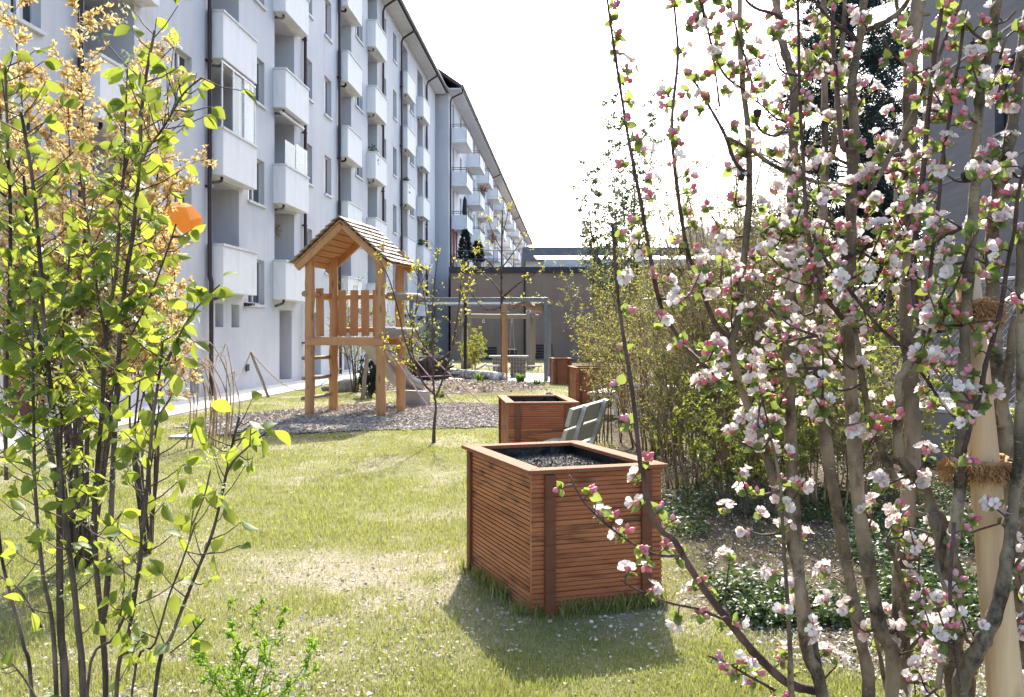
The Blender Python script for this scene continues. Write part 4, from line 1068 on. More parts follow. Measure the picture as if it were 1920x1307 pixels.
# ================================================================== PARASOLS AND THINGS ON BALCONIES
ps = thing('parasol', 'orange cloth parasol leaning out from a balcony behind the bush', 'parasol', (0,0,0))
c = P(336, 402, 18.6); ax = Vector((.15,-.3,.95)).normalized(); b1 = ax.cross(Vector((0,1,0))).normalized(); b2 = ax.cross(b1)
mb = MB(); n = 6; rings = [(.0,.24),(.24,.19),(.42,-.02),(.43,-.34)]; V = [c+ax*.22]
for r_, h_ in rings[1:]:
    for k in range(n): an = k*2*math.pi/n+.35; V.append(c+b1*(r_*math.cos(an))+b2*(r_*math.sin(an))+ax*h_)
fs = [(0,1+k,1+(k+1)%n) for k in range(n)]+[(1+j*n+k,1+(j+1)*n+k,1+(j+1)*n+(k+1)%n,1+j*n+(k+1)%n) for j in range(2) for k in range(n)]
mb.add(V, fs); cn = mb.build('canopy', M['orange'], ps)
mb = MB(); foot = m4 @ Vector((18.5,-.2,2.7)); mb.tube([c+ax*.24, c-ax*.4, foot], .018, 6); mb.build('pole', M['galv'], ps)
m5 = Matrix.Rotation(ALPHA, 4, 'Z'); m5.translation = far.location
t = thing('parasol', 'folded dark parasol on a balcony of the far block', 'parasol', m5 @ Vector((63.6,-.75,9.57-1.02)))
mb = MB(); mb.tube([(0,0,0),(0,0,1.0)], .03, 6); mb.build('pole', M['darkmetal'], t); mb = MB(); mb.tube([(0,0,.75),(0,0,1.1),(0,0,1.9),(0,0,2.15)], [.12,.19,.13,.02], 10, lump=.1); mb.build('canopy', M['black'], t)
for i, (l_, o_, z_, hh, lab) in enumerate(((40.7,.2,8.4,1.15,'leafy green pot plant on a middle balcony behind the tower roof'), (48.6,.2,8.5,1.0,'dark green pot plant on a balcony near the far end of the front block'), (53.8,.2,6.1,.7,'small pot plant on the farthest balcony stack of the front block'))):
    t = thing('potted_plant', lab, 'pot plant', m4 @ Vector((l_,-o_,z_)), group='pot plants on the balconies')
    mb = MB(); mb.tube([(0,0,0),(0,0,.28)], [.1,.14], 10); mb.build('pot', M['gabion'], t)
    mb = MB(); k = 130; zz_ = rng.uniform(.25,hh,k); scatter(mb, np.stack((rng.normal(0,.1,k), rng.normal(0,.1,k), zz_),1), rdir(k,.4), rng.uniform(.08,.18,k), LEAFS); mb.build('plant', M['ivy'], t)
t = thing('wire_shelf', 'thin dark wire shelf standing on a balcony beside the second downpipe', 'shelf', m4 @ Vector((36.6,.5,8.3)), ALPHA)
mb = MB()
for x in (-.4,.4):
    for y in (-.12,.12): mb.tube([(x,y,0),(x,y,1.5)], .012, 5)
mb.build('post', M['darkmetal'], t); mb = MB()
for z in (.3,.75,1.15,1.48): mb.box(-.39,.39,-.11,.11,z,z+.015)
mb.build('shelf', M['darkmetal'], t)
t = thing('wall_ornament', 'yellow star shaped ornament hanging in a ground floor loggia', 'ornament', m4 @ Vector((29.56,.62,4.75)), ALPHA)
mb = MB()
for k in range(8):
    a_ = k*math.pi/4; mb.beam((0,0,0),(0,.26*math.cos(a_),.26*math.sin(a_)), .02,.11, up=(1,0,0), h1=.03)
mb.build('rays', M['orangeorn'], t); mb = MB(); mb.blob((-.02,0,0),.05,.1,.1,1,10,6,.02); mb.build('centre', M['hemp'], t)
def flower_box(l, z, label, mat):
    t = thing('flower_box', label, 'flower box', m5 @ Vector((l,-1.12,z)), ALPHA, 'flower boxes on the far block')
    mb = MB(); mb.box(-.5,.5,-.1,.1,-.2,0); mb.build('box', M['gabion'], t); mb = MB(); k = 260
    p = np.stack((rng.uniform(-.6,.6,k), rng.normal(0,.14,k), np.abs(rng.normal(0,.24,k))), 1); scatter(mb, p, rdir(k,.5), rng.uniform(.08,.16,k), LEAFS); mb.build('plants', mat, t)
M['drybrown'] = leafmat('dry_brown_plant', (.2,.1,.08), (.13,.07,.055), (.2,.1,.06), .2)
flower_box(73.4, 12.45, 'reddish brown withered flower box on an upper far balcony', M['drybrown'])
flower_box(82.0, 9.6, 'reddish withered flower box further along the far block', M['drybrown'])
rl = thing('terrace_railing', 'thin grey railing on the brown building roof terrace', 'railing', (-3.3, 57.4, 5.5))
for z in (.5, 1.0):
    mb = MB(); mb.tube([(0,0,z),(3.4,0,z)], .025, 6); mb.build('rail', M['greymetal'], rl)
for x in (0, 1.1, 2.2, 3.4):
    mb = MB(); mb.tube([(x,0,0),(x,0,1.0)], .025, 6); mb.build('post', M['greymetal'], rl)
# ================================================================== PLANTS: generators
def ellT(n=6, m=4, r=.42):
    V = []; Fs = []
    for i in range(m+1):
        t = i/m; q = r*math.sin(math.pi*min(.985, max(.06, t)))**.8*(1.1-.35*t)
        for k in range(n): V.append((q*math.cos(2*math.pi*k/n), t, q*math.sin(2*math.pi*k/n)))
    for i in range(m):
        for k in range(n): Fs.append((i*n+k, i*n+(k+1) % n, (i+1)*n+(k+1) % n, (i+1)*n+k))
    return np.array(V, np.float32), np.array(Fs, np.int32)
BUD = ellT()

def perp(d):
    a = d.cross(Vector((U(-1,1), U(-1,1), U(-1,1))))
    return a.normalized() if a.length > 1e-3 else Vector((1,0,0))
def twig_path(p, d, ln, bend, up, k=4):
    pts = [p]; d = d.normalized()
    for i in range(k):
        d = (d+Vector((U(-bend,bend), U(-bend,bend), U(-bend,bend)+up))).normalized(); pts.append(pts[-1]+d*(ln/k))
    return pts

def shrub(name, label, cat, base, h, spread, nst, bark, leaf, lsize, T, seed, ntw=9, sub=3, per=3, lean=(0,0), r0=.014, group=None, step=.07, start=.2, bend=.18, up=.1, twl=.28, parts=('stems','foliage'), rr=.06, lup=.3, top=1.0, tip_only=0.0):
    global rng
    random.seed(seed); rng = np.random.default_rng(seed)
    t = thing(name, label, cat, base, group=group)
    mb = MB(); LP = []; LD = []
    for s in range(nst):
        a = 2*math.pi*(s+U(-.4,.4))/nst; rad = U(.25, 1)**.7
        tip = Vector((math.cos(a)*spread*rad+lean[0]*h, math.sin(a)*spread*rad+lean[1]*h, h*U(.72, 1.0)*(1.08-.3*rad*rad)))
        b = Vector((math.cos(a)*rr*rad, math.sin(a)*rr*rad, -.03))
        q = cr([b, b.lerp(tip, .3)*1.0+Vector((math.cos(a)*-.05*spread, 0, .08*h))+Vector((U(-1,1),U(-1,1),0))*bend*.15*h, b.lerp(tip, .65)+Vector((U(-1,1),U(-1,1),0))*bend*.22*h, tip], 5)
        R = lerpr(r0*U(.7,1.15), r0*.18, len(q)); mb.tube(q, R, 6)
        for k in range(ntw):
            f = start+(1-start)*(k+U(0,1))/ntw; i = min(len(q)-2, int(f*(len(q)-1))); p = q[i].lerp(q[i+1], f*(len(q)-1)-i); dm = (q[i+1]-q[i]).normalized()
            d = (dm*.55+perp(dm)*U(.6,1)+Vector((0,0,up))).normalized()
            tl = twl*h*U(.35,1)*(1.15-.75*f)*top
            tp = twig_path(p, d, tl, bend, up*.5); mb.tube(cr(tp, 2), lerpr(max(.0022, R[i]*.45), .0016, 9), 4, cap=False)
            segs = [tp]
            for j in range(sub):
                ii = random.randrange(1, 4); d2 = ((tp[ii+1]-tp[ii]).normalized()*.6+perp(d)*U(.5,1)).normalized()
                s2 = twig_path(tp[ii], d2, tl*U(.25,.55), bend, up*.5, 3); mb.tube(s2, lerpr(.0022, .0013, 4), 3, cap=False); segs.append(s2)
            for sg in segs:
                for ii in range(len(sg)-1):
                    n = max(1, int((sg[ii+1]-sg[ii]).length/step))
                    for j in range(n):
                        if tip_only and ii < len(sg)*tip_only: continue
                        pp = sg[ii].lerp(sg[ii+1], (j+U(0,1))/n); dd = (sg[ii+1]-sg[ii]).normalized()
                        for _ in range(per): LP.append(pp); LD.append(dd*.5+Vector((U(-1,1),U(-1,1),U(-.6,1)*1.0)))
    mb.build(parts[0], bark, t, smooth=True)
    lb = MB(); scatter(lb, LP, LD, lsize*rng.uniform(.55, 1.2, len(LP)), T, up=lup); lb.build(parts[1], leaf, t)
    return t

# ================================================================== FOREGROUND APPLE TREES
BSP = .82
class TwigInto:
    """adds twigs to the trunk mesh with the twig bark (second material)"""
    def __init__(self, mb): self.mb = mb
    def tube(self, *a, **k): self.mb.tube(*a, mi=1, **k)
def apple(name_label, loc, paths, seed, spurs=26, extra=None):
    """paths: (pixel points, width px at start, at end, depth at start, at end, kind, blossom spacing m)"""
    global rng
    random.seed(seed); rng = np.random.default_rng(seed)
    allq = []
    t = thing('apple_tree', name_label, 'apple tree', loc, group='blossoming apple trees in the right foreground')
    loc = Vector(loc); tk = MB(); tw_ = TwigInto(tk); cl = []
    for (pts, w0, w1, y0, y1, kind, sp) in paths:
        n = len(pts); q = []
        ph = U(0, 6.28)
        for i, p in enumerate(pts):
            f = i/(n-1)
            if len(p) == 3: q.append(Vector(p)-loc)
            else: q.append(P(p[0], p[1], y0+(y1-y0)*f+.035*math.sin(f*5+ph)*(1 if 0 < i < n-1 else 0))-loc)
        nx_ = 0
        if len(pts[0]) == 2 and pts[0][1] < 0:      # the stem goes on above the picture
            d0 = (q[0]-q[1]).normalized(); q = [q[0]+d0*.62+Vector((U(-.08,.08),U(-.08,.08),.05)), q[0]+d0*.3+Vector((U(-.03,.03),U(-.03,.03),0))]+q; nx_ = 10
        q = cr(q, 5); m = len(q)
        r_ = [.5*(w0+(w1-w0)*i/(m-1))*(y0+(y1-y0)*i/(m-1))/F for i in range(m)]
        if nx_: r_ = [x*(.25+.75*min(1, i/nx_)) for i, x in enumerate(r_)]
        big = kind == 'T'
        allq += [(x, kind) for x in q]
        if big: r_ = [x*.93*(1+.10*math.sin(i*1.7+ph)+U(-.05,.08)) for i, x in enumerate(r_)]
        else: r_ = [x*(1+U(-.08,.16)) for x in r_]
        (tk if kind != 't' else tw_).tube(q, r_, 12 if big else 7, lump=.06)
        if big:    # knots and cut spurs on the stems
            for i in range(2, m-1):
                if U(0,1) < .16:
                    d = perp((q[i+1]-q[i]).normalized()); tk.tube([q[i], q[i]+d*(r_[i]*1.3), q[i]+d*(r_[i]*1.3+U(.004,.02))], [r_[i]*.5, r_[i]*.3, r_[i]*.16], 6)
        tot = sum((q[i+1]-q[i]).length for i in range(m-1))
        if sp:
            acc = U(0, sp)
            for i in range(m-1):
                ln = (q[i+1]-q[i]).length
                while acc < ln:
                    p = q[i].lerp(q[i+1], acc/ln); dm = (q[i+1]-q[i]).normalized(); f = i/m
                    d = (perp(dm)+Vector((0,0,.35))+dm*(-.2)).normalized()
                    sl = r_[i]+ (U(.008,.03) if not big else U(.03,.11))
                    e = p+d*sl
                    tw_.tube([p, p.lerp(e,.5)+Vector((0,0,.004)), e], [.0022,.0018,.0016] if not big else [.004,.003,.002], 5)
                    ez = (e+loc)
                    cl.append((e, (d+Vector((0,0,.5))).normalized(), kind)); acc += sp*BSP*U(.55,1.5)
                acc -= ln
    # free twigs filling the crown between the stems
    for (px, py, yy) in (extra or []):
        p = P(px+U(-14,14), py+U(-14,14), yy+U(-.12,.12))-loc
        k_ = min(range(len(allq)), key=lambda i: (allq[i][0]-p-Vector((0,0,-.06))).length); a_ = allq[k_][0]
        if (a_-p).length > .36: continue
        cl.append((p, Vector((U(-.6,.6),U(-.6,.6),1)).normalized(), 'x'))
        md = a_.lerp(p, .5)+Vector((U(-.03,.03),U(-.03,.03),-.035)); tq = cr([a_, md, p], 4); tw_.tube(tq, lerpr(.0042,.0018,len(tq)), 5)
        for f_ in (3, 5):
            if U(0,1) < .6: cl.append((tq[f_], (perp((tq[f_+1]-tq[f_]).normalized())+Vector((0,0,.5))).normalized(), 'x'))
    tk.build('trunk', [M['apple_bark'], M['apple_twig']], t, smooth=True)
    lp, ld, ls = [], [], []; pp_, pd, ps_, pn = [], [], [], []; bp, bd_, bs_ = [], [], []; sp_, sd = [], []
    for (e, d, kind) in cl:
        for _ in range(random.randint(3, 6)):
            q = perp(d); lp.append(e); ld.append(q*.9+d*U(-.1,.8)); ls.append(U(.016,.036))
        pinky = U(0,1); nf = 0
        openp = .3 if kind == 't' else .85
        if pinky < openp: nf = random.randint(2, 5) if kind != 't' else random.randint(1, 3)
        nb = random.randint(3, 5) if nf < 2 else random.randint(1, 3)
        for k in range(nf):
            ax = (d+perp(d)*U(.2,1.0)).normalized(); c = e+ax*U(.018,.036)
            tw_d = U(.95, 1.35); s = U(.0145,.0195); a0 = U(0, 6.28); b1 = perp(ax); b2 = ax.cross(b1)
            for j in range(5):
                an = a0+j*1.2566+U(-.12,.12); rd = b1*math.cos(an)+b2*math.sin(an); o = tw_d+U(-.15,.15)
                pp_.append(c+rd*.002); pd.append(rd*math.sin(o)+ax*math.cos(o)); ps_.append(s); pn.append(ax*math.sin(o)-rd*math.cos(o))
            for j in range(7): sp_.append(c); sd.append(ax+perp(ax)*U(.1,.55))
        for k in range(nb):
            ax = (d+perp(d)*U(.2,1.0)).normalized(); bp.append(e+ax*U(.003,.016)); bd_.append(ax); bs_.append(U(.014,.022))
        for k in range(nf+nb):
            pass
    V3 = lambda a: np.array([tuple(x) for x in a], np.float32).reshape(-1, 3)
    lb = MB(); scatter(lb, V3(lp), V3(ld), np.array(ls), LEAF, up=.2); lb.build('leaves', M['leaf_apple'], t, smooth=True)
    if pp_:
        fb_ = MB(); scatter(fb_, V3(pp_), V3(pd), np.array(ps_), PETAL, nvec=V3(pn)); scatter(fb_, V3(sp_), V3(sd), .0085, NEEDLE, mi=1, wid=np.full(len(sp_), .14)); scatter(fb_, V3(bp), V3(bd_), np.array(bs_), BUD, mi=2); fb_.build('blossoms', [M['petal'], M['stamen'], M['bud']], t, smooth=True)
    return t
baseA = (1.02, 2.86, 0); baseB = (1.24, 3.1, 0); baseC = (1.21, 2.55, 0); baseD = (1.60, 2.95, 0)
gA = (1.0, 2.86, -.05)
A_paths = [
 ([(1452,-60),(1455,0),(1462,40),(1470,92),(1483,130),(1489,170),(1489,250),(1487,300),(1485,415),(1483,507),(1481,598),(1481,760),(1488,960),(1512,1212),(1539,1290),gA], 13, 27, 2.95, 2.86, 'T', .5),
 ([(1626,-60),(1620,0),(1613,69),(1604,115),(1597,160),(1600,206),(1602,252),(1600,300),(1597,350),(1595,437),(1592,518),(1588,598),(1594,700),(1597,760),(1612,960),(1649,1174),(1675,1257),(1.08,2.86,-.05)], 13, 30, 2.75, 2.86, 'T', .6),
 ([(1546,-40),(1545,23),(1546,150),(1547,300),(1543,400),(1537,437),(1535,560),(1533,663),(1538,757),(1570,960),(1613,1194),(1628,1301),(1.04,2.92,-.05)], 8, 27, 3.05, 2.92, 'T', .6),
 ([(1385,-50),(1387,0),(1387,73),(1392,158),(1401,228),(1405,330),(1401,422),(1390,528),(1383,598),(1372,650),(1387,720),(1413,786),(1450,900),(1500,1090),(1532,1250)], 6, 19, 2.75, 2.88, 'b', .16),
 ([(1412,165),(1400,118),(1387,75),(1372,20),(1362,-30)], 4, 3, 2.75, 2.7, 't', .045),
 ([(1405,330),(1379,305),(1361,257),(1350,235),(1330,200),(1312,169),(1300,150)], 8, 4, 2.75, 2.65, 't', .07),
 ([(1500,330),(1469,321),(1427,294),(1388,270),(1361,257)], 8, 6, 2.9, 2.65, 'b', .1),
 ([(1397,170),(1360,142),(1340,100),(1325,50),(1312,0),(1306,-40)], 5, 3, 2.75, 2.6, 't', .045),
 ([(1349,200),(1342,140),(1332,80),(1318,10),(1312,-40)], 4, 3, 2.7, 2.7, 't', .05),
 ([(1375,640),(1343,609),(1328,576),(1299,499),(1291,477),(1280,422),(1266,323),(1260,228),(1271,110),(1266,29),(1262,-20)], 10, 4, 2.8, 2.55, 't', .058),
 ([(1387,720),(1354,708),(1317,683),(1280,642),(1240,576),(1221,488),(1203,386),(1181,275),(1166,184),(1148,66),(1139,0),(1134,-40)], 10, 4, 2.82, 2.45, 't', .05),
 ([(1540,1296),(1519,1293),(1474,1279),(1418,1228),(1384,1187),(1351,1145),(1317,1100),(1285,1050),(1262,1010),(1243,998),(1223,969),(1211,925),(1205,882),(1201,874),(1185,730),(1170,639),(1159,558),(1152,473),(1148,420)], 17, 5, 2.86, 2.4, 't', .09),
 ([(1274,1042),(1244,1042),(1212,1033),(1155,998),(1098,945),(1067,891)], 6, 3, 2.62, 2.45, 't', .045),
 ([(1361,1157),(1351,1159),(1313,1143),(1250,1129),(1186,1102),(1163,1086)], 6, 3, 2.7, 2.5, 't', .06),
 ([(1500,1312),(1474,1306),(1429,1281),(1396,1263),(1362,1243),(1328,1230)], 7, 3, 2.8, 2.5, 't', .045),
 ([(1497,1345),(1484,1302),(1482,1250),(1481,1212),(1476,1120),(1468,1000),(1462,900),(1440,800)], 12, 5, 2.82, 2.7, 'b', .12),
 ([(1593,606),(1579,596),(1542,548),(1528,506),(1519,465),(1510,380),(1506,300),(1503,252),(1499,160),(1497,46),(1495,-20)], 10, 5, 2.75, 2.45, 't', .05),
 ([(1602,283),(1590,283),(1579,271),(1572,206),(1567,138),(1561,69),(1563,0),(1563,-30)], 11, 7, 2.75, 2.6, 't', .1),
 ([(1561,296),(1565,252),(1572,160),(1581,69),(1584,0),(1585,-30)], 10, 7, 2.95, 2.9, 'b', .14),
 ([(1607,76),(1590,60),(1561,39),(1540,18),(1520,-10)], 7, 5, 2.75, 2.6, 't', .07),
 ([(1625,57),(1660,41),(1690,18),(1709,-10)], 11, 8, 2.75, 2.7, 'b', .15),
 ([(1588,346),(1542,344),(1510,334),(1480,322),(1450,310),(1432,300)], 9, 6, 2.75, 2.65, 'b', .1),
 ([(1599,379),(1611,373),(1629,360),(1655,318),(1665,298),(1690,257),(1717,202),(1736,156)], 11, 8, 2.75, 2.6, 'b', .1),
 ([(1736,156),(1704,128),(1671,96),(1655,70)], 5, 4, 2.6, 2.55, 't', .05),
 ([(1558,138),(1530,130),(1502,150),(1478,185),(1464,225),(1434,202),(1416,188)], 5, 3, 2.9, 2.7, 't', .06),
 ([(1485,250),(1471,248),(1453,255),(1430,248),(1416,230)], 6, 4, 2.95, 2.8, 't', .07),
 ([(1465,34),(1449,25),(1423,18),(1405,7),(1390,-12)], 7, 4, 2.95, 2.9, 't', .09),
 ([(1558,120),(1540,108),(1527,125),(1514,143)], 5, 3, 2.6, 2.5, 't', .05),
 ([(1602,610),(1611,663),(1618,720),(1632,783),(1655,850),(1685,910)], 9, 13, 2.72, 2.7, 'b', .15),
 ([(1596,590),(1570,520),(1547,488),(1520,430)], 8, 4, 2.7, 2.6, 't', .06),
 ([(1701,654),(1674,636),(1640,604),(1597,548),(1570,518),(1545,480)], 8, 5, 2.6, 2.5, 't', .05),
 ([(1588,450),(1560,458),(1540,463)], 6, 4, 2.75, 2.65, 't', .06),
 ([(1597,480),(1620,470),(1640,450),(1655,430)], 5, 3, 2.75, 2.8, 't', .06),
 ([(1481,440),(1462,430),(1445,425),(1425,440)], 6, 3, 2.9, 2.75, 't', .06),
 ([(1481,545),(1455,535),(1430,525),(1415,520)], 6, 3, 2.9, 2.8, 't', .06),
 ([(1479,600),(1455,588),(1440,575)], 6, 3, 2.9, 2.8, 't', .06),
 ([(1479,690),(1455,692),(1430,685)], 6, 3, 2.9, 2.8, 't', .06),
 ([(1541,760),(1543,700),(1542,655),(1533,630)], 4, 3, 2.6, 2.55, 't', .04),
 ([(1225,1155),(1290,1100)], 1, 1, 2.7, 2.7, 't', 0),
]
A_paths = [p for p in A_paths if p[2] != 1]
exA = [(U(1430,1660), U(20,760), U(2.6,3.0)) for _ in range(30)]+[(U(1290,1680), U(330,840), U(2.6,2.95)) for _ in range(40)]+[(U(1340,1500), U(480,800), 2.7) for _ in range(12)]+[(U(1340,1640), U(800,1290), 2.8) for _ in range(8)]
apple('many stemmed apple tree with long wands of pink buds reaching over the front planter', baseA, A_paths, 21, extra=exA)
B_paths = [
 ([(1727,-60),(1722,0),(1715,46),(1708,115),(1706,184),(1706,275),(1706,300),(1704,392),(1703,483),(1700,552),(1703,629),(1708,743),(1712,847),(1700,960),(1688,1135),(1690,1230),(1.22,3.1,-.05)], 25, 34, 3.0, 3.1, 'T', .5),
 ([(1664,1010),(1690,1090),(1700,1180)], 9, 14, 2.9, 3.05, 'b', .3),
 ([(1705,100),(1690,60),(1680,0),(1676,-30)], 8, 6, 3.0, 3.0, 'b', .15),
 ([(1708,50),(1690,30),(1676,-10)], 6, 4, 3.0, 3.0, 't', .1),
 ([(1660,600),(1672,520),(1678,430),(1681,340),(1685,320)], 9, 7, 3.2, 3.25, 'b', .15),
 ([(1700,1240),(1712,1210),(1735,1185),(1744,1130)], 9, 5, 3.0, 2.9, 'b', .1),
 ([(1690,1230),(1722,1130),(1722,1080),(1724,1040)], 6, 4, 3.0, 2.95, 't', .12),
 ([(1704,430),(1685,445),(1668,470),(1650,500)], 6, 3, 3.0, 2.9, 't', .06),
 ([(1708,140),(1735,132),(1757,122)], 6, 5, 3.0, 2.9, 't', .08),
 ([(1703,330),(1683,318),(1665,325)], 6, 4, 3.0, 2.9, 't', .07),
 ([(1665,1307),(1655,1260),(1650,1230),(1640,1190)], 9, 7, 3.0, 2.9, 'b', .2),
]
exB = [(U(1640,1720), U(40,520), 3.0) for _ in range(9)]+[(U(1640,1760), U(900,1300), 3.0) for _ in range(12)]
apple('apple tree with one thick straight grey stem in the middle of the blossom thicket', baseB, B_paths, 22, extra=exB)
C_paths = [
 ([(1872,-60),(1869,0),(1857,76),(1843,138),(1837,184),(1834,230),(1830,287),(1832,300),(1825,392),(1818,483),(1811,587),(1807,698),(1804,790),(1800,858),(1800,909),(1790,989),(1783,1060)], 17, 24, 2.3, 2.5, 'T', .45),
 ([(1733,620),(1720,655),(1700,690),(1685,712),(1688,760),(1683,800),(1690,860),(1729,910),(1752,965),(1770,1020)], 14, 26, 2.5, 2.55, 'T', .35),
 ([(1752,960),(1772,1015),(1786,1090),(1782,1170),(1786,1240),(1802,1310),(1.2,2.55,-.05)], 34, 60, 2.55, 2.55, 'T', .35),
 ([(1917,420),(1912,480),(1913,600),(1914,700),(1911,840),(1899,955),(1889,1046),(1874,1127),(1850,1190),(1822,1240),(1800,1300),(1.19,2.52,.25)], 13, 36, 2.35, 2.5, 'T', .25),
 ([(1733,620),(1722,597),(1715,570),(1713,506),(1717,438),(1727,357),(1733,300),(1738,230),(1745,172),(1752,103),(1759,57),(1768,0),(1772,-30)], 13, 7, 2.5, 2.4, 't', .055),
 ([(1733,620),(1731,598),(1738,564),(1745,506),(1754,426),(1761,369),(1766,300),(1779,230),(1791,149),(1800,103),(1807,41),(1812,20)], 9, 5, 2.5, 2.35, 't', .055),
 ([(1750,135),(1761,103),(1779,57),(1798,14),(1803,-10)], 8, 6, 2.45, 2.4, 'b', .12),
 ([(1848,78),(1825,62),(1809,44)], 6, 4, 2.3, 2.28, 't', .05),
 ([(1800,900),(1807,847),(1821,790),(1839,732),(1850,675),(1864,629),(1878,571),(1889,495),(1901,438),(1908,369),(1919,323),(1926,290)], 11, 6, 2.35, 2.15, 't', .07),
 ([(1731,621),(1763,622),(1798,613),(1816,606),(1866,599)], 6, 4, 2.48, 2.2, 't', .1),
 ([(1722,693),(1740,716),(1763,750),(1788,780),(1804,792)], 5, 7, 2.55, 2.4, 't', .07),
 ([(1830,230),(1815,215),(1803,140)], 4, 3, 2.3, 2.35, 't', .08),
 ([(1838,160),(1818,148),(1803,141)], 4, 3, 2.3, 2.35, 't', .09),
 ([(1820,340),(1795,340),(1775,328)], 5, 3, 2.3, 2.3, 't', .08),
 ([(1816,440),(1798,425),(1775,411)], 5, 3, 2.3, 2.25, 't', 0),
 ([(1875,110),(1885,75),(1898,60),(1912,48)], 5, 3, 2.3, 2.3, 't', .06),
 ([(1870,45),(1888,38),(1905,20)], 5, 3, 2.3, 2.3, 't', .06),
 ([(1848,300),(1865,310),(1878,290),(1885,250)], 4, 3, 2.3, 2.3, 't', .09),
 ([(1737,640),(1750,600),(1770,570),(1790,540),(1805,500),(1818,460),(1836,430)], 6, 4, 2.45, 2.2, 't', .05),
 ([(1789,980),(1782,1080),(1783,1180)], 8, 6, 2.35, 2.35, 't', .12),
 ([(1800,1290),(1792,1230),(1786,1160),(1800,1150),(1826,1193)], 4, 3, 2.35, 2.35, 't', .09),
 ([(1765,980),(1757,1060),(1776,1120),(1770,1200),(1758,1290)], 8, 12, 2.5, 2.5, 'b', .15),
 ([(1880,1100),(1905,1060),(1925,1030)], 8, 6, 2.4, 2.35, 'b', .15),
]
exC = [(U(1740,1910), U(10,330), 2.4) for _ in range(6)]+[(U(1700,1790), U(380,760), 2.4) for _ in range(9)]+[(U(1700,1800), U(860,1290), 2.5) for _ in range(9)]
apple('apple tree with a forked thick base and a bowed branch crossing the peeled stake', baseC, C_paths, 23, extra=exC)
D_paths = [
 ([(1925,20),(1912,115),(1903,206),(1885,298),(1864,392),(1860,506),(1864,640),(1866,720),(1873,766),(1885,812),(1897,900),(1915,1100),(1.58,2.95,-.05)], 15, 44, 2.9, 2.95, 'T', .3),
 ([(1925,540),(1914,570),(1903,606),(1887,720),(1880,755),(1884,800)], 16, 22, 2.85, 2.9, 'T', .25),
 ([(1903,210),(1885,190),(1875,160)], 5, 4, 2.9, 2.85, 't', .06),
 ([(1862,420),(1840,395),(1830,380)], 4, 3, 2.9, 2.8, 't', .05),
 ([(1900,1000),(1925,960),(1940,900)], 10, 6, 2.9, 2.9, 'b', .1),
 ([(1884,300),(1905,330),(1925,330)], 7, 5, 2.9, 2.8, 't', .05),
]
exD = [(U(1860,1918), U(60,520), 2.85) for _ in range(9)]+[(U(1860,1918), U(900,1260), 2.9) for _ in range(7)]
apple('apple tree at the right edge, its forked grey stem behind the peeled stake', baseD, D_paths, 24, extra=exD)
for i, (px, py, yy, s) in enumerate(((1420,212,2.7,.0115),(1390,332,2.6,.009),(1450,472,2.85,.011),(1690+121,330,2.3,.010),(1880,293,2.4,.011),(1745+80,86,2.3,.009))):
    mb = MB(); mb.blob((0,0,0), s, s*.9, s*1.15, i+40, 18, 14, .09); mb.tube([(0,0,s),(0,.0,s*2.2)], .0015, 4)
    o = mb.build('withered_apple', M['deadapple'], smooth=True); o.location = P(px, py, yy)
    tag(o, ['small brown withered apple hanging from the left apple stems against the sky', 'tiny dark withered apple below the wand fork against pale sky', 'dark withered apple over the brown thicket beside the left grey stem', 'reddish withered apple clinging to the right grey stem', 'dark withered apple in front of the concrete building at right', 'brown curled withered apple hanging in front of the concrete building'][i], 'withered apple', 'withered apples left on the twigs')

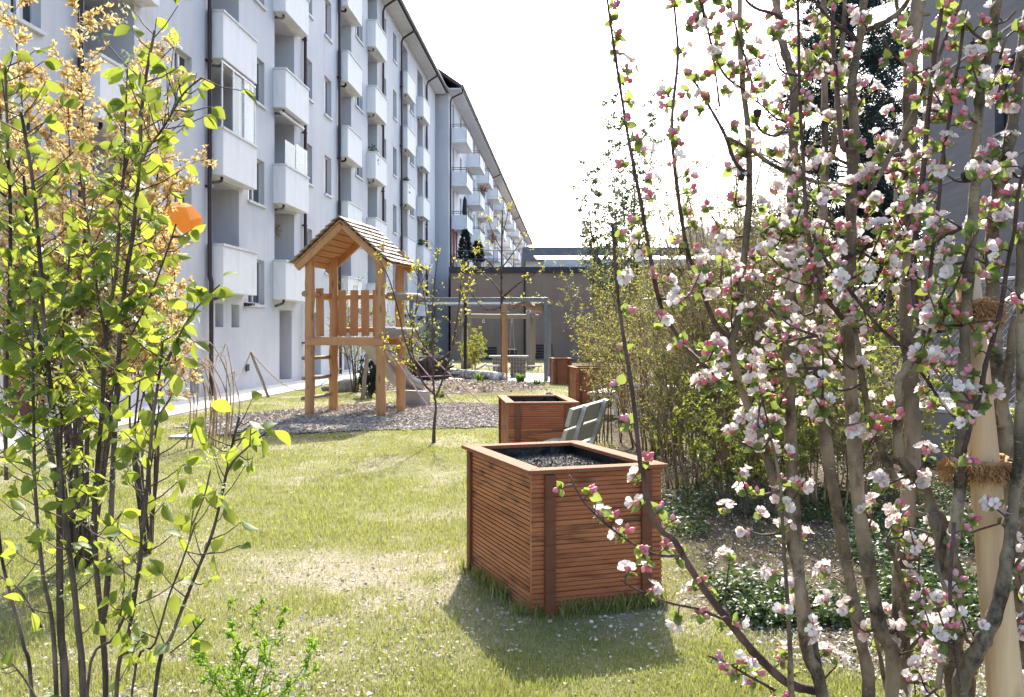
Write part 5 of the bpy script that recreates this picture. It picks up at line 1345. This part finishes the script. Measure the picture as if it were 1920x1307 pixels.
# ================================================================== SERVICEBERRY (left foreground)
random.seed(31); rng = np.random.default_rng(31)
sb_loc = Vector((-1.02, 2.25, 0)); SB = thing('serviceberry_shrub', 'tall shrub with fresh green oval leaves and cream flowers in the left foreground', 'shrub', sb_loc)
g = lambda x, y=2.25: (x, y, -.03)
S_paths = [
 ([(60,560),(62,700),(64,850),(68,950),(82,1087),(96,1155),(106,1307),g(-1.05)], 5, 9, 2.2, 2.25, 1),
 ([(45,330),(53,453),(60,560),(90,720),(110,850),(112,950),(112,1087),(115,1196),(123,1307),g(-1.03)], 6, 17, 2.3, 2.25, 1),
 ([(40,210),(60,330),(74,470),(84,629),(105,800),(123,977),(137,1087),(147,1182),(156,1307),g(-.99)], 6, 13, 2.2, 2.25, 1),
 ([(245,260),(232,330),(225,400),(218,505),(204,594),(197,664),(190,787),(180,900),(177,950),(180,1059),(191,1168),(197,1250),(198,1307),g(-.95)], 5, 12, 2.25, 2.25, 1),
 ([(290,58),(276,130),(265,213),(263,310),(255,379),(248,448),(236,523),(225,629),(220,734),(213,850),(209,950),(202,1087),(194,1168)], 5, 11, 2.15, 2.22, 1),
 ([(306,629),(299,699),(289,770),(280,860),(273,950),(259,1073),(240,1196),(218,1307),g(-.93)], 5, 9, 2.1, 2.22, .7),
 ([(299,760),(285,860),(266,960),(262,1073),(218,1190),(164,1291),g(-.97)], 3, 6, 2.15, 2.22, .35),
 ([(449,782),(436,830),(425,885),(399,997),(367,1077),(325,1186),(290,1305),g(-.86,2.2)], 4, 8, 2.0, 2.2, .9),
 ([(367,980),(339,1060),(315,1123),(290,1207),(248,1294),g(-.9,2.2)], 3, 5, 2.0, 2.2, .55),
 ([(-10,840),(-5,950),(3,1045),(27,1141),(44,1209),(60,1307),g(-1.1)], 5, 8, 2.3, 2.25, .4),
 ([(10,120),(14,250),(20,420),(16,600),(10,760),(12,900)], 5, 8, 2.3, 2.3, 1),
 ([(412,534),(385,560),(352,600),(327,650),(306,700)], 3, 4, 2.05, 2.1, 1.3),
 ([(379,145),(344,176),(310,234),(272,290),(258,360)], 3, 5, 2.1, 2.15, 1),
 ([(240,110),(236,200),(232,330)], 3, 4, 2.25, 2.25, .6),
 ([(150,330),(165,420),(185,560),(200,640)], 4, 5, 2.2, 2.25, 1.1),
 ([(130,480),(120,600),(118,700),(114,850)], 4, 6, 2.3, 2.25, 1.1),
 ([(500,810),(475,830),(440,862),(424,890)], 3, 4, 1.98, 2.0, .9),
 ([(395,880),(383,930),(360,985)], 3, 3, 2.0, 2.0, .3),
 ([(384,1160),(372,1175),(350,1200),(318,1225)], 3, 3, 2.0, 2.05, .5),
 ([(270,1190),(250,1215),(225,1230)], 3, 3, 2.05, 2.1, 1.4),
 ([(230,1050),(233,1100),(222,1180)], 3, 3, 2.1, 2.15, .9),
 ([(0,1080),(40,1110),(80,1180)], 3, 4, 2.25, 2.25, .3),
 ([(330,420),(310,480),(280,560),(240,640)], 3, 4, 2.2, 2.2, 1),
 ([(250,720),(300,690),(330,640),(345,610)], 3, 3, 2.1, 2.1, .8),
 ([(0,1220),(40,1265),(75,1320)], 3, 4, 2.2, 2.2, .2),
]
mb = MB(); lp, ld, ls = [], [], []; fp_, fd_, fs_ = [], [], []
for (pts, w0, w1, y0, y1, den) in S_paths:
    n = len(pts); q = []
    for i, p in enumerate(pts):
        f = i/(n-1); q.append((Vector(p) if len(p) == 3 else P(p[0], p[1], y0+(y1-y0)*f))-sb_loc)
    q = cr(q, 5); m = len(q); mb.tube(q, [.5*(w0+(w1-w0)*i/(m-1))*(y0+(y1-y0)*i/(m-1))/F*(1+U(-.06,.12)) for i in range(m)], 8, lump=.04)
    for i in range(m-1):
        wz = q[i].z
        a_ = max(0, min(1, (wz-.78)/.5))
        if w1 > 3.5 and den < .95: a_ = max(a_, .12)
        if w1 <= 4: a_ = 1
        seg = (q[i+1]-q[i]).length; k = seg*90*den*a_*(1.35 if q[i].x < -.25 else 1)
        k = int(k)+(U(0,1) < k % 1)
        for _ in range(k):
            p = q[i].lerp(q[i+1], U(0,1)); dm = (q[i]-q[i+1]).normalized(); d = (perp(dm)*.8+dm*.5+Vector((0,0,.1))).normalized()
            tl = U(.0, .13) if w1 > 4 else U(0,.045)
            e = p+d*tl
            if tl > .03: mb.tube([p, p.lerp(e,.5)+Vector((0,0,-.006)), e], [.0017,.0014,.001], 4, cap=False)
            for _ in range(1 if tl < .04 else random.randint(1,3)):
                lp.append(e+Vector((U(-.004,.004),U(-.004,.004),U(-.004,.004)))); ld.append(d*.7+Vector((U(-.8,.8),U(-.8,.8),U(-1.3,.35)))); ls.append(U(.026,.050))
            if U(0,1) < .14:
                c = e+Vector((U(-.02,.02),U(-.03,.03),U(0,.03)))
                for _ in range(22): fp_.append(c+Vector((U(-.018,.018),U(-.018,.018),U(-.018,.018)))); fd_.append((U(-1,1),U(-1,1),U(-1,1))); fs_.append(U(.006,.013))
mb.build('stems', M['brown_bark'], SB, smooth=True)
V3 = lambda a: np.array([tuple(x) for x in a], np.float32).reshape(-1, 3)
LEAFO = leafT(.33, 6, .28, .22, .9)
lb = MB(); scatter(lb, V3(lp), V3(ld), np.array(ls), LEAFO, up=.15); lb.build('leaves', M['leaf_serv'], SB, smooth=True)
lb = MB(); scatter(lb, V3(fp_), V3(fd_), np.array(fs_), LEAFN, up=.3); lb.build('flowers', M['cream'], SB)

# ================================================================== OTHER SHRUBS AND TREES
shrub('copper_shrub', 'large bush covered in pale copper yellow blossom behind the green leaved shrub', 'shrub', (-2.78, 6.2, 0), 3.9, .8, 17, M['brown_bark'], M['copper'], .037, LEAFN, 41, ntw=30, sub=4, per=7, step=.034, r0=.016, twl=.17, start=.30, up=.12, bend=.14)
shrub('copper_shrub', 'shorter copper yellow bush reaching towards the dark downpipe', 'shrub', (-2.5, 6.6, 0), 2.7, .4, 7, M['brown_bark'], M['copper'], .032, LEAFN, 42, ntw=18, sub=4, per=5, step=.045, r0=.012, twl=.13, start=.55, up=.1)
# dry arching canes
t = thing('dry_cane_clump', 'clump of dry tan canes arching over in the lawn', 'dry canes', G(395, 838)); random.seed(9)
mb = MB()
for k in range(17):
    b = Vector((U(-.35,.3), U(-.3,.3), -.03)); h = U(1.0,1.55); sx = U(-.75,-.05)*1.0
    q = cr([b, b+Vector((U(.0,.08),0,h*.55)), b+Vector((sx*.25,U(-.1,.1),h*.92)), b+Vector((sx*.7,U(-.2,.2),h*.98)), b+Vector((sx*1.15,U(-.3,.3),h*.8))], 4); mb.tube(q, lerpr(.011,.003,len(q)), 5)
    for _ in range(5):
        i = random.randrange(len(q)//2, len(q)-1); tp = twig_path(q[i], Vector((U(-1,.3),U(-1,1),U(-.3,.4))), U(.1,.35), .4, -.15); mb.tube(tp, lerpr(.003,.0012,5), 4, cap=False)
mb.build('canes', M['cane'], t, smooth=True)
# young trees
def young_tree(label, base, trunk, limbs, r0, leaf, lsize, seed, group='young trees by the play area', clus=3, nper=7):
    global rng
    random.seed(seed); rng = np.random.default_rng(seed)
    t = thing('young_tree', label, 'tree', base, group=group); mb = MB(); b = Vector(base)
    q = cr([Vector(p)-b for p in trunk], 6); mb.tube(q, lerpr(r0, r0*.35, len(q)), 9, lump=.06); LP, LD = [], []
    for pts, r in limbs:
        q = cr([Vector(p)-b for p in pts], 5); mb.tube(q, lerpr(r, .006, len(q)), 6)
        for i in range(len(q)//4, len(q)):
            if U(0,1) < .6:
                d = (perp((q[i]-q[i-1]).normalized())+Vector((0,0,.6))).normalized(); tp = twig_path(q[i], d, U(.06,.4)*(b.y/16), .2, .1); mb.tube(tp, lerpr(.004,.002,5), 4, cap=False)
                for _ in range(clus):
                    c = tp[random.randrange(2,5)]
                    for _ in range(2): LP.append(c+Vector((U(-1,1),U(-1,1),U(-1,1)))*lsize*.6); LD.append((U(-1,1),U(-1,1),U(-.6,1)))
        for _ in range(nper*2): LP.append(q[-1]+Vector((U(-1,1),U(-1,1),U(-1.6,1)))*lsize*.8); LD.append((U(-1,1),U(-1,1),U(-.6,1)))
    mb.build('trunk', M['brown_bark'], t, smooth=True)
    lb = MB(); scatter(lb, V3(LP), V3(LD), lsize*rng.uniform(.5,1.1,len(LP)), LEAFS, up=.3); lb.build('leaves', leaf, t)
yb = G(813, 830); Yt = yb.y
q = lambda pts, y=Yt, dy=0: [P(a, b, y+dy*i/max(1, len(pts)-1)) for i, (a, b) in enumerate(pts)]
young_tree('young tree with a thin dark trunk on the lawn before the play tower', yb, [yb-Vector((0,0,.05))]+q([(814,800),(817,765),(815,740)]), [
 (q([(815,740),(795,720),(775,680),(757,630),(745,575),(728,520),(708,480)], Yt, -.4), .016), (q([(815,750),(812,700),(812,640),(812,560),(822,470)], Yt, .3), .016),
 (q([(817,745),(838,690),(852,630),(862,560),(866,520),(885,505)], Yt, .5), .014), (q([(780,690),(772,640),(782,560),(785,500)], Yt, .5), .01), (q([(785,705),(758,675),(735,660),(718,655)], Yt, -.5), .008),
 (q([(812,640),(800,590),(792,540),(775,500)], Yt, -.3), .009), (q([(845,650),(868,610),(872,560)], Yt, .6), .008), (q([(815,700),(790,640),(770,600),(760,570)], Yt, -.2), .009)], .028, M['leaf_yellow'], .05, 51, clus=3, nper=7)
young_tree('young tree tied to the straight peeled post near the stone table', (-.3, 30.1, 0), [(-.3,30.12,-.05),(-.3,30.12,1.2),(-.33,30.1,2.6),(-.32,30.1,4.2),(-.3,30.1,5.4)], [
 (q([(945,560),(925,530),(895,505),(868,500)], 30.1, .8), .03), (q([(945,555),(975,530),(1000,515),(1018,500)], 30.1, -.5), .03), (q([(943,520),(915,490),(890,470)], 30.1, -.9), .025), (q([(943,500),(965,470),(985,440)], 30.1, .6), .025),
 (q([(942,470),(925,440),(915,410)], 30.1, .4), .02), (q([(945,575),(910,580),(880,545),(862,515)], 30.1, -.9), .022), (q([(942,440),(950,410),(955,385)], 30.1, -.3), .018), (q([(945,585),(970,575),(1000,560)], 30.1, .6), .018)], .055, M['leaf_yellow'], .10, 52, clus=3, nper=7)
young_tree('slim young tree with pale lime leaves standing by the slide', G(772, 740), [G(772,740)-Vector((0,0,.05)), P(770,690,23.7), P(768,640,23.7), P(771,600,23.7)], [
 (q([(770,640),(755,600),(748,560),(742,520)], 23.7, .5), .02), (q([(771,610),(785,570),(800,530),(806,495)], 23.7, -.4), .02), (q([(770,660),(790,630),(815,600)], 23.7, .5), .015), (q([(769,650),(745,630),(725,600)], 23.7, -.5), .015)], .035, M['leaf_lime'], .07, 53, clus=2, nper=4)
SH = 'thin spring shrubs in the right hand bed'
shrub('thicket_shrub', 'tall thicket of reddish brown stems with sparse green buds behind the apple wands', 'shrub', (2.35, 10.2, 0), 4.1, 1.0, 28, M['tan_bark'], M['leaf_shrub'], .03, LEAFS, 61, ntw=16, sub=5, per=1, step=.06, r0=.017, group=SH, twl=.22, bend=.25, lean=(-.05,0), rr=.25)
shrub('thicket_shrub', 'leaning brown stemmed shrub right of the grey bench', 'shrub', (1.75, 12.6, 0), 2.3, .8, 16, M['tan_bark'], M['leaf_shrub'], .03, LEAFS, 62, ntw=12, sub=5, per=1, step=.06, r0=.012, group=SH, bend=.3, lean=(-.1,0), rr=.2)
shrub('thicket_shrub', 'pale budding shrub overhanging the far raised planter', 'shrub', (2.2, 17.5, 0), 3.5, 1.1, 16, M['tan_bark'], M['leaf_lime'], .04, LEAFS, 63, ntw=12, sub=4, per=1, step=.08, r0=.014, group=SH, bend=.25, lean=(-.1,0), rr=.3)
shrub('thicket_shrub', 'dense olive leaved shrub behind the straight grey apple stem', 'shrub', (2.85, 10.2, 0), 3.0, 1.0, 26, M['tan_bark'], M['leaf_shrub'], .03, LEAFS, 64, ntw=14, sub=5, per=2, step=.05, r0=.013, group=SH, bend=.25, rr=.3)
shrub('thicket_shrub', 'low leafy shrub against the low concrete wall', 'shrub', (3.35, 9.4, 0), 1.6, .8, 18, M['tan_bark'], M['leaf_lime'], .036, LEAFS, 65, ntw=11, sub=4, per=3, step=.06, r0=.009, group=SH, rr=.25)
shrub('thicket_shrub', 'twiggy low shrub between the front planter and the apple trees', 'shrub', (1.95, 7.9, 0), 1.35, .75, 18, M['brown_bark'], M['leaf_lime'], .03, LEAFS, 66, ntw=10, sub=4, per=3, step=.06, r0=.008, group=SH, bend=.35, rr=.25)
shrub('thicket_shrub', 'thin stemmed dark shrub close behind the bench back', 'shrub', (1.35, 13.4, 0), 1.9, .3, 12, M['brown_bark'], M['leaf_shrub'], .03, LEAFS, 67, ntw=7, sub=2, per=2, step=.08, r0=.009, group=SH, rr=.2)
shrub('thicket_shrub', 'very tall thin bare rods rising against the sky', 'shrub', (2.6, 11.5, 0), 4.9, .75, 11, M['tan_bark'], M['leaf_shrub'], .03, LEAFS, 68, ntw=13, sub=1, per=2, step=.1, r0=.014, group=SH, twl=.09, bend=.08, lean=(-.06,0), rr=.3)
shrub('thicket_shrub', 'leafy shrub in front of the wire fence and conifer', 'shrub', (4.3, 11.0, 0), 2.7, .8, 12, M['tan_bark'], M['leaf_lime'], .036, LEAFS, 69, ntw=10, sub=3, per=2, step=.07, r0=.012, group=SH, rr=.3)
shrub('thicket_shrub', 'broad shrub far back beside the brown building', 'shrub', (4.2, 26, 0), 3.6, 1.8, 16, M['tan_bark'], M['leaf_lime'], .07, LEAFS, 70, ntw=10, sub=3, per=3, step=.12, r0=.02, group=SH, rr=.5)
shrub('thicket_shrub', 'broad olive bush behind the brown thicket', 'shrub', (5.0, 19, 0), 4.2, 1.7, 18, M['tan_bark'], M['leaf_shrub'], .055, LEAFS, 71, ntw=12, sub=4, per=3, step=.09, r0=.02, group=SH, rr=.5)
shrub('birch_tree', 'pale airy birch tree rising against the white sky', 'tree', (4.05, 34, 0), 11.6, 1.5, 9, M['brown_bark'], M['leaf_birch'], .09, LEAFS, 72, ntw=24, sub=5, per=3, step=.24, r0=.05, twl=.12, bend=.1, up=-.12, parts=('trunk','crown'), rr=.3, start=.22)
shrub('birch_tree', 'shorter airy birch left of the tall one', 'tree', (3.0, 30, 0), 7.6, 1.2, 8, M['brown_bark'], M['leaf_birch'], .085, LEAFS, 73, ntw=18, sub=4, per=3, step=.22, r0=.035, twl=.14, bend=.12, up=-.08, parts=('trunk','crown'), rr=.3, start=.25)
shrub('thicket_shrub', 'tangled brown stemmed shrub in front of the low concrete wall', 'shrub', (2.75, 8.3, 0), 1.7, .8, 18, M['tan_bark'], M['leaf_shrub'], .03, LEAFS, 85, ntw=11, sub=4, per=3, step=.06, r0=.01, group=SH, bend=.35, rr=.3)
shrub('thicket_shrub', 'low green leafed shrub at the foot of the concrete wall right of the stake', 'shrub', (3.9, 7.6, 0), .95, .6, 14, M['tan_bark'], M['leaf_lime'], .034, LEAFS, 86, ntw=9, sub=3, per=3, step=.05, r0=.007, group=SH, rr=.25)
shrub('thicket_shrub', 'twiggy olive leaved shrub between the bench and the front planter corner', 'shrub', (1.72, 9.4, 0), 1.9, .62, 18, M['tan_bark'], M['leaf_shrub'], .03, LEAFS, 87, ntw=11, sub=4, per=3, step=.055, r0=.010, group=SH, bend=.3, rr=.25, lean=(-.04,0))
shrub('thicket_shrub', 'olive leaved shrub filling the gap behind the wands', 'shrub', (2.0, 11.6, 0), 3.2, .8, 16, M['tan_bark'], M['leaf_shrub'], .03, LEAFS, 88, ntw=13, sub=5, per=1, step=.06, r0=.012, group=SH, bend=.3, rr=.3)
BG = 'shrubs around the play area and patio'
shrub('garden_shrub', 'bright yellow green shrub left of the stone table', 'shrub', (-1.35, 34.5, 0), 1.9, .55, 11, M['tan_bark'], M['leaf_lime'], .07, LEAFN, 74, ntw=10, sub=2, per=3, step=.09, r0=.012, group=BG, twl=.2)
shrub('garden_shrub', 'pale leaved shrub behind the slide', 'shrub', (-3.3, 28.5, 0), 2.1, .9, 12, M['brown_bark'], M['leaf_lime'], .06, LEAFS, 75, ntw=8, sub=3, per=2, step=.12, r0=.014, group=BG)
shrub('garden_shrub', 'bare twiggy bush behind the tower boards', 'shrub', (-4.0, 24.5, 0), 3.2, .8, 9, M['brown_bark'], M['leaf_lime'], .045, LEAFS, 76, ntw=10, sub=3, per=1, step=.2, r0=.016, group=BG)
shrub('garden_shrub', 'small dark evergreen bush at the foot of the slide', 'shrub', (-3.35, 22.6, 0), 1.05, .25, 8, M['brown_bark'], M['conifer'], .07, LEAFN, 77, ntw=9, sub=3, per=3, step=.05, r0=.012, group=BG, start=.1)
shrub('garden_shrub', 'pale flowering bush at the left of the pergola', 'shrub', (-2.75, 31.5, 0), 2.0, .6, 9, M['brown_bark'], M['leaf_birch'], .07, LEAFS, 78, ntw=8, sub=3, per=3, step=.1, r0=.012, group=BG)
shrub('garden_shrub', 'lime leaved bush right of the pergola post', 'shrub', (2.5, 27, 0), 2.2, .8, 11, M['tan_bark'], M['leaf_yellow'], .06, LEAFS, 79, ntw=9, sub=3, per=2, step=.1, r0=.012, group=BG, lean=(-.1,0))
# bright green low shrub at the bottom of the picture
shrub('barberry_shrub', 'low bright green small leaved shrub at the bottom edge of the lawn', 'shrub', (-.98, 3.55, 0), .47, .38, 8, M['leaf_barb'], M['leaf_barb'], .019, LEAFN, 80, ntw=9, sub=3, per=3, step=.012, r0=.004, twl=.32, bend=.12, up=.12, rr=.05, start=.08)
# potted conifers on the terrace
def cone_bush(label, loc, h, r, seed):
    global rng
    rng = np.random.default_rng(seed); t = thing('potted_conifer', label, 'potted conifer', loc, group='potted conifers on the roof terrace')
    mb = MB(); mb.tube([(0,0,0),(0,0,.4)], [.2,.27], 12); mb.build('pot', M['gabion'], t)
    mb = MB(); mb.tube([(0,0,.35),(0,0,h*.9)], [.04,.015], 6); mb.build('trunk', M['conifer_bark'], t)
    k = 1600; z = rng.uniform(.4, h, k); f = (h-z)/(h-.4); a = rng.uniform(0, 6.28, k); q = r*np.sqrt(f)*rng.uniform(.5,1.05,k)
    mb = MB(); scatter(mb, np.stack((np.cos(a)*q, np.sin(a)*q, z),1), np.stack((np.cos(a), np.sin(a), 0*a+.9),1), rng.uniform(.1,.22,k), LEAFN); mb.build('crown', M['conifer'], t)
cone_bush('taller dark potted conifer on the roof terrace', (-2.85, 58.3, 5.5), 2.3, .42, 81); cone_bush('shorter dark potted conifer on the roof terrace', (-2.1, 58.6, 5.5), 1.6, .36, 82)
# big conifer
def conifer(label, loc, h, r, seed, nb=150):
    global rng
    random.seed(seed); rng = np.random.default_rng(seed)
    t = thing('conifer_tree', label, 'conifer', loc, group='conifers behind the fence'); mb = MB(); LP, LD = [], []
    q = [Vector((U(-.1,.1),U(-.1,.1),h*i/10)) for i in range(11)]; mb.tube(q, lerpr(.32,.04,11), 10)
    for k in range(nb):
        f = .12+.88*(k+U(0,1))/nb; z = h*f; a = U(0, 6.28); ln = r*(1-f*.75)*U(.45,1.1)
        d = Vector((math.cos(a), math.sin(a), U(-.15,.35))); tp = twig_path(Vector((0,0,z)), d, ln, .16, .04, 6); mb.tube(tp, lerpr(.05,.012,7), 5, cap=False)
        for i in range(2, 7):
            for _ in range(3):
                s = twig_path(tp[i], ((tp[i]-tp[i-1]).normalized()*.6+perp(d)*.8+Vector((0,0,.15))), U(.25,.75), .25, .06, 3); mb.tube(s, .008, 3, cap=False)
                for p in s[1:]:
                    for _ in range(16): LP.append(p+Vector((U(-.13,.13),U(-.13,.13),U(-.1,.13)))); LD.append((U(-1,1),U(-1,1),U(-.3,1)))
    mb.build('trunk', M['conifer_bark'], t, smooth=True); mb = MB(); scatter(mb, V3(LP), V3(LD), rng.uniform(.1,.2,len(LP)), NEEDLE, wid=np.full(len(LP), .22)); mb.build('crown', M['conifer'], t)
conifer('big dark blue green conifer behind the apple blossom', (13.4, 38, 0), 19, 6.6, 83, 190)
conifer('smaller dark conifer low beside the concrete building', (12.4, 33.5, 0), 6.5, 2.4, 84, 50)
# strap leaved perennials
def iris(label, loc, n, h, seed):
    random.seed(seed); t = thing('perennial_plant', label, 'plant', loc, group='strap leaved plants in the beds'); mb = MB()
    for k in range(n):
        a = U(0, 6.28); b = Vector((math.cos(a)*U(0,.12), math.sin(a)*U(0,.12), -.02)); hh = h*U(.55,1); o = Vector((math.cos(a), math.sin(a), 0))*U(.1,.5)*hh; s = Vector((-math.sin(a), math.cos(a), 0))*.014*max(1, loc[1]/16)
        V = []
        for i in range(5): f = i/4; c = b+o*f*f+Vector((0,0,hh*(f-.25*f*f*U(.8,1.2)))); wd = 1-f**3*.93; V += [c-s*wd, c+s*wd]
        mb.add(V, [(2*i,2*i+1,2*i+3,2*i+2) for i in range(4)])
    mb.build('leaves', M['iris'], t); return t
for i, (px, py, n, h, lab) in enumerate(((898,726,46,.42,'green strap leaved clump in the middle of the soil bed'),(836,716,60,.55,'tall strap leaved clump beside the root stump'),(976,722,60,.45,'broad strap leaved clump right of the peeled post'),(1006,726,30,.25,'small strap leaved clump by the pergola post'),(828,746,30,.35,'strap leaved clump in front of the root stump'),(1262,845,60,.55,'dark strap leaved clump under the brown thicket'),(1235,850,36,.5,'strap leaved clump left of the dark one under the thicket'),(1205,705+95,30,.4,'strap leaved clump beside the bench back'))):
    g_ = G(px, py); g_.z = gz(g_.x, g_.y); iris(lab, g_, n, h, 90+i)
rng = np.random.default_rng(5)
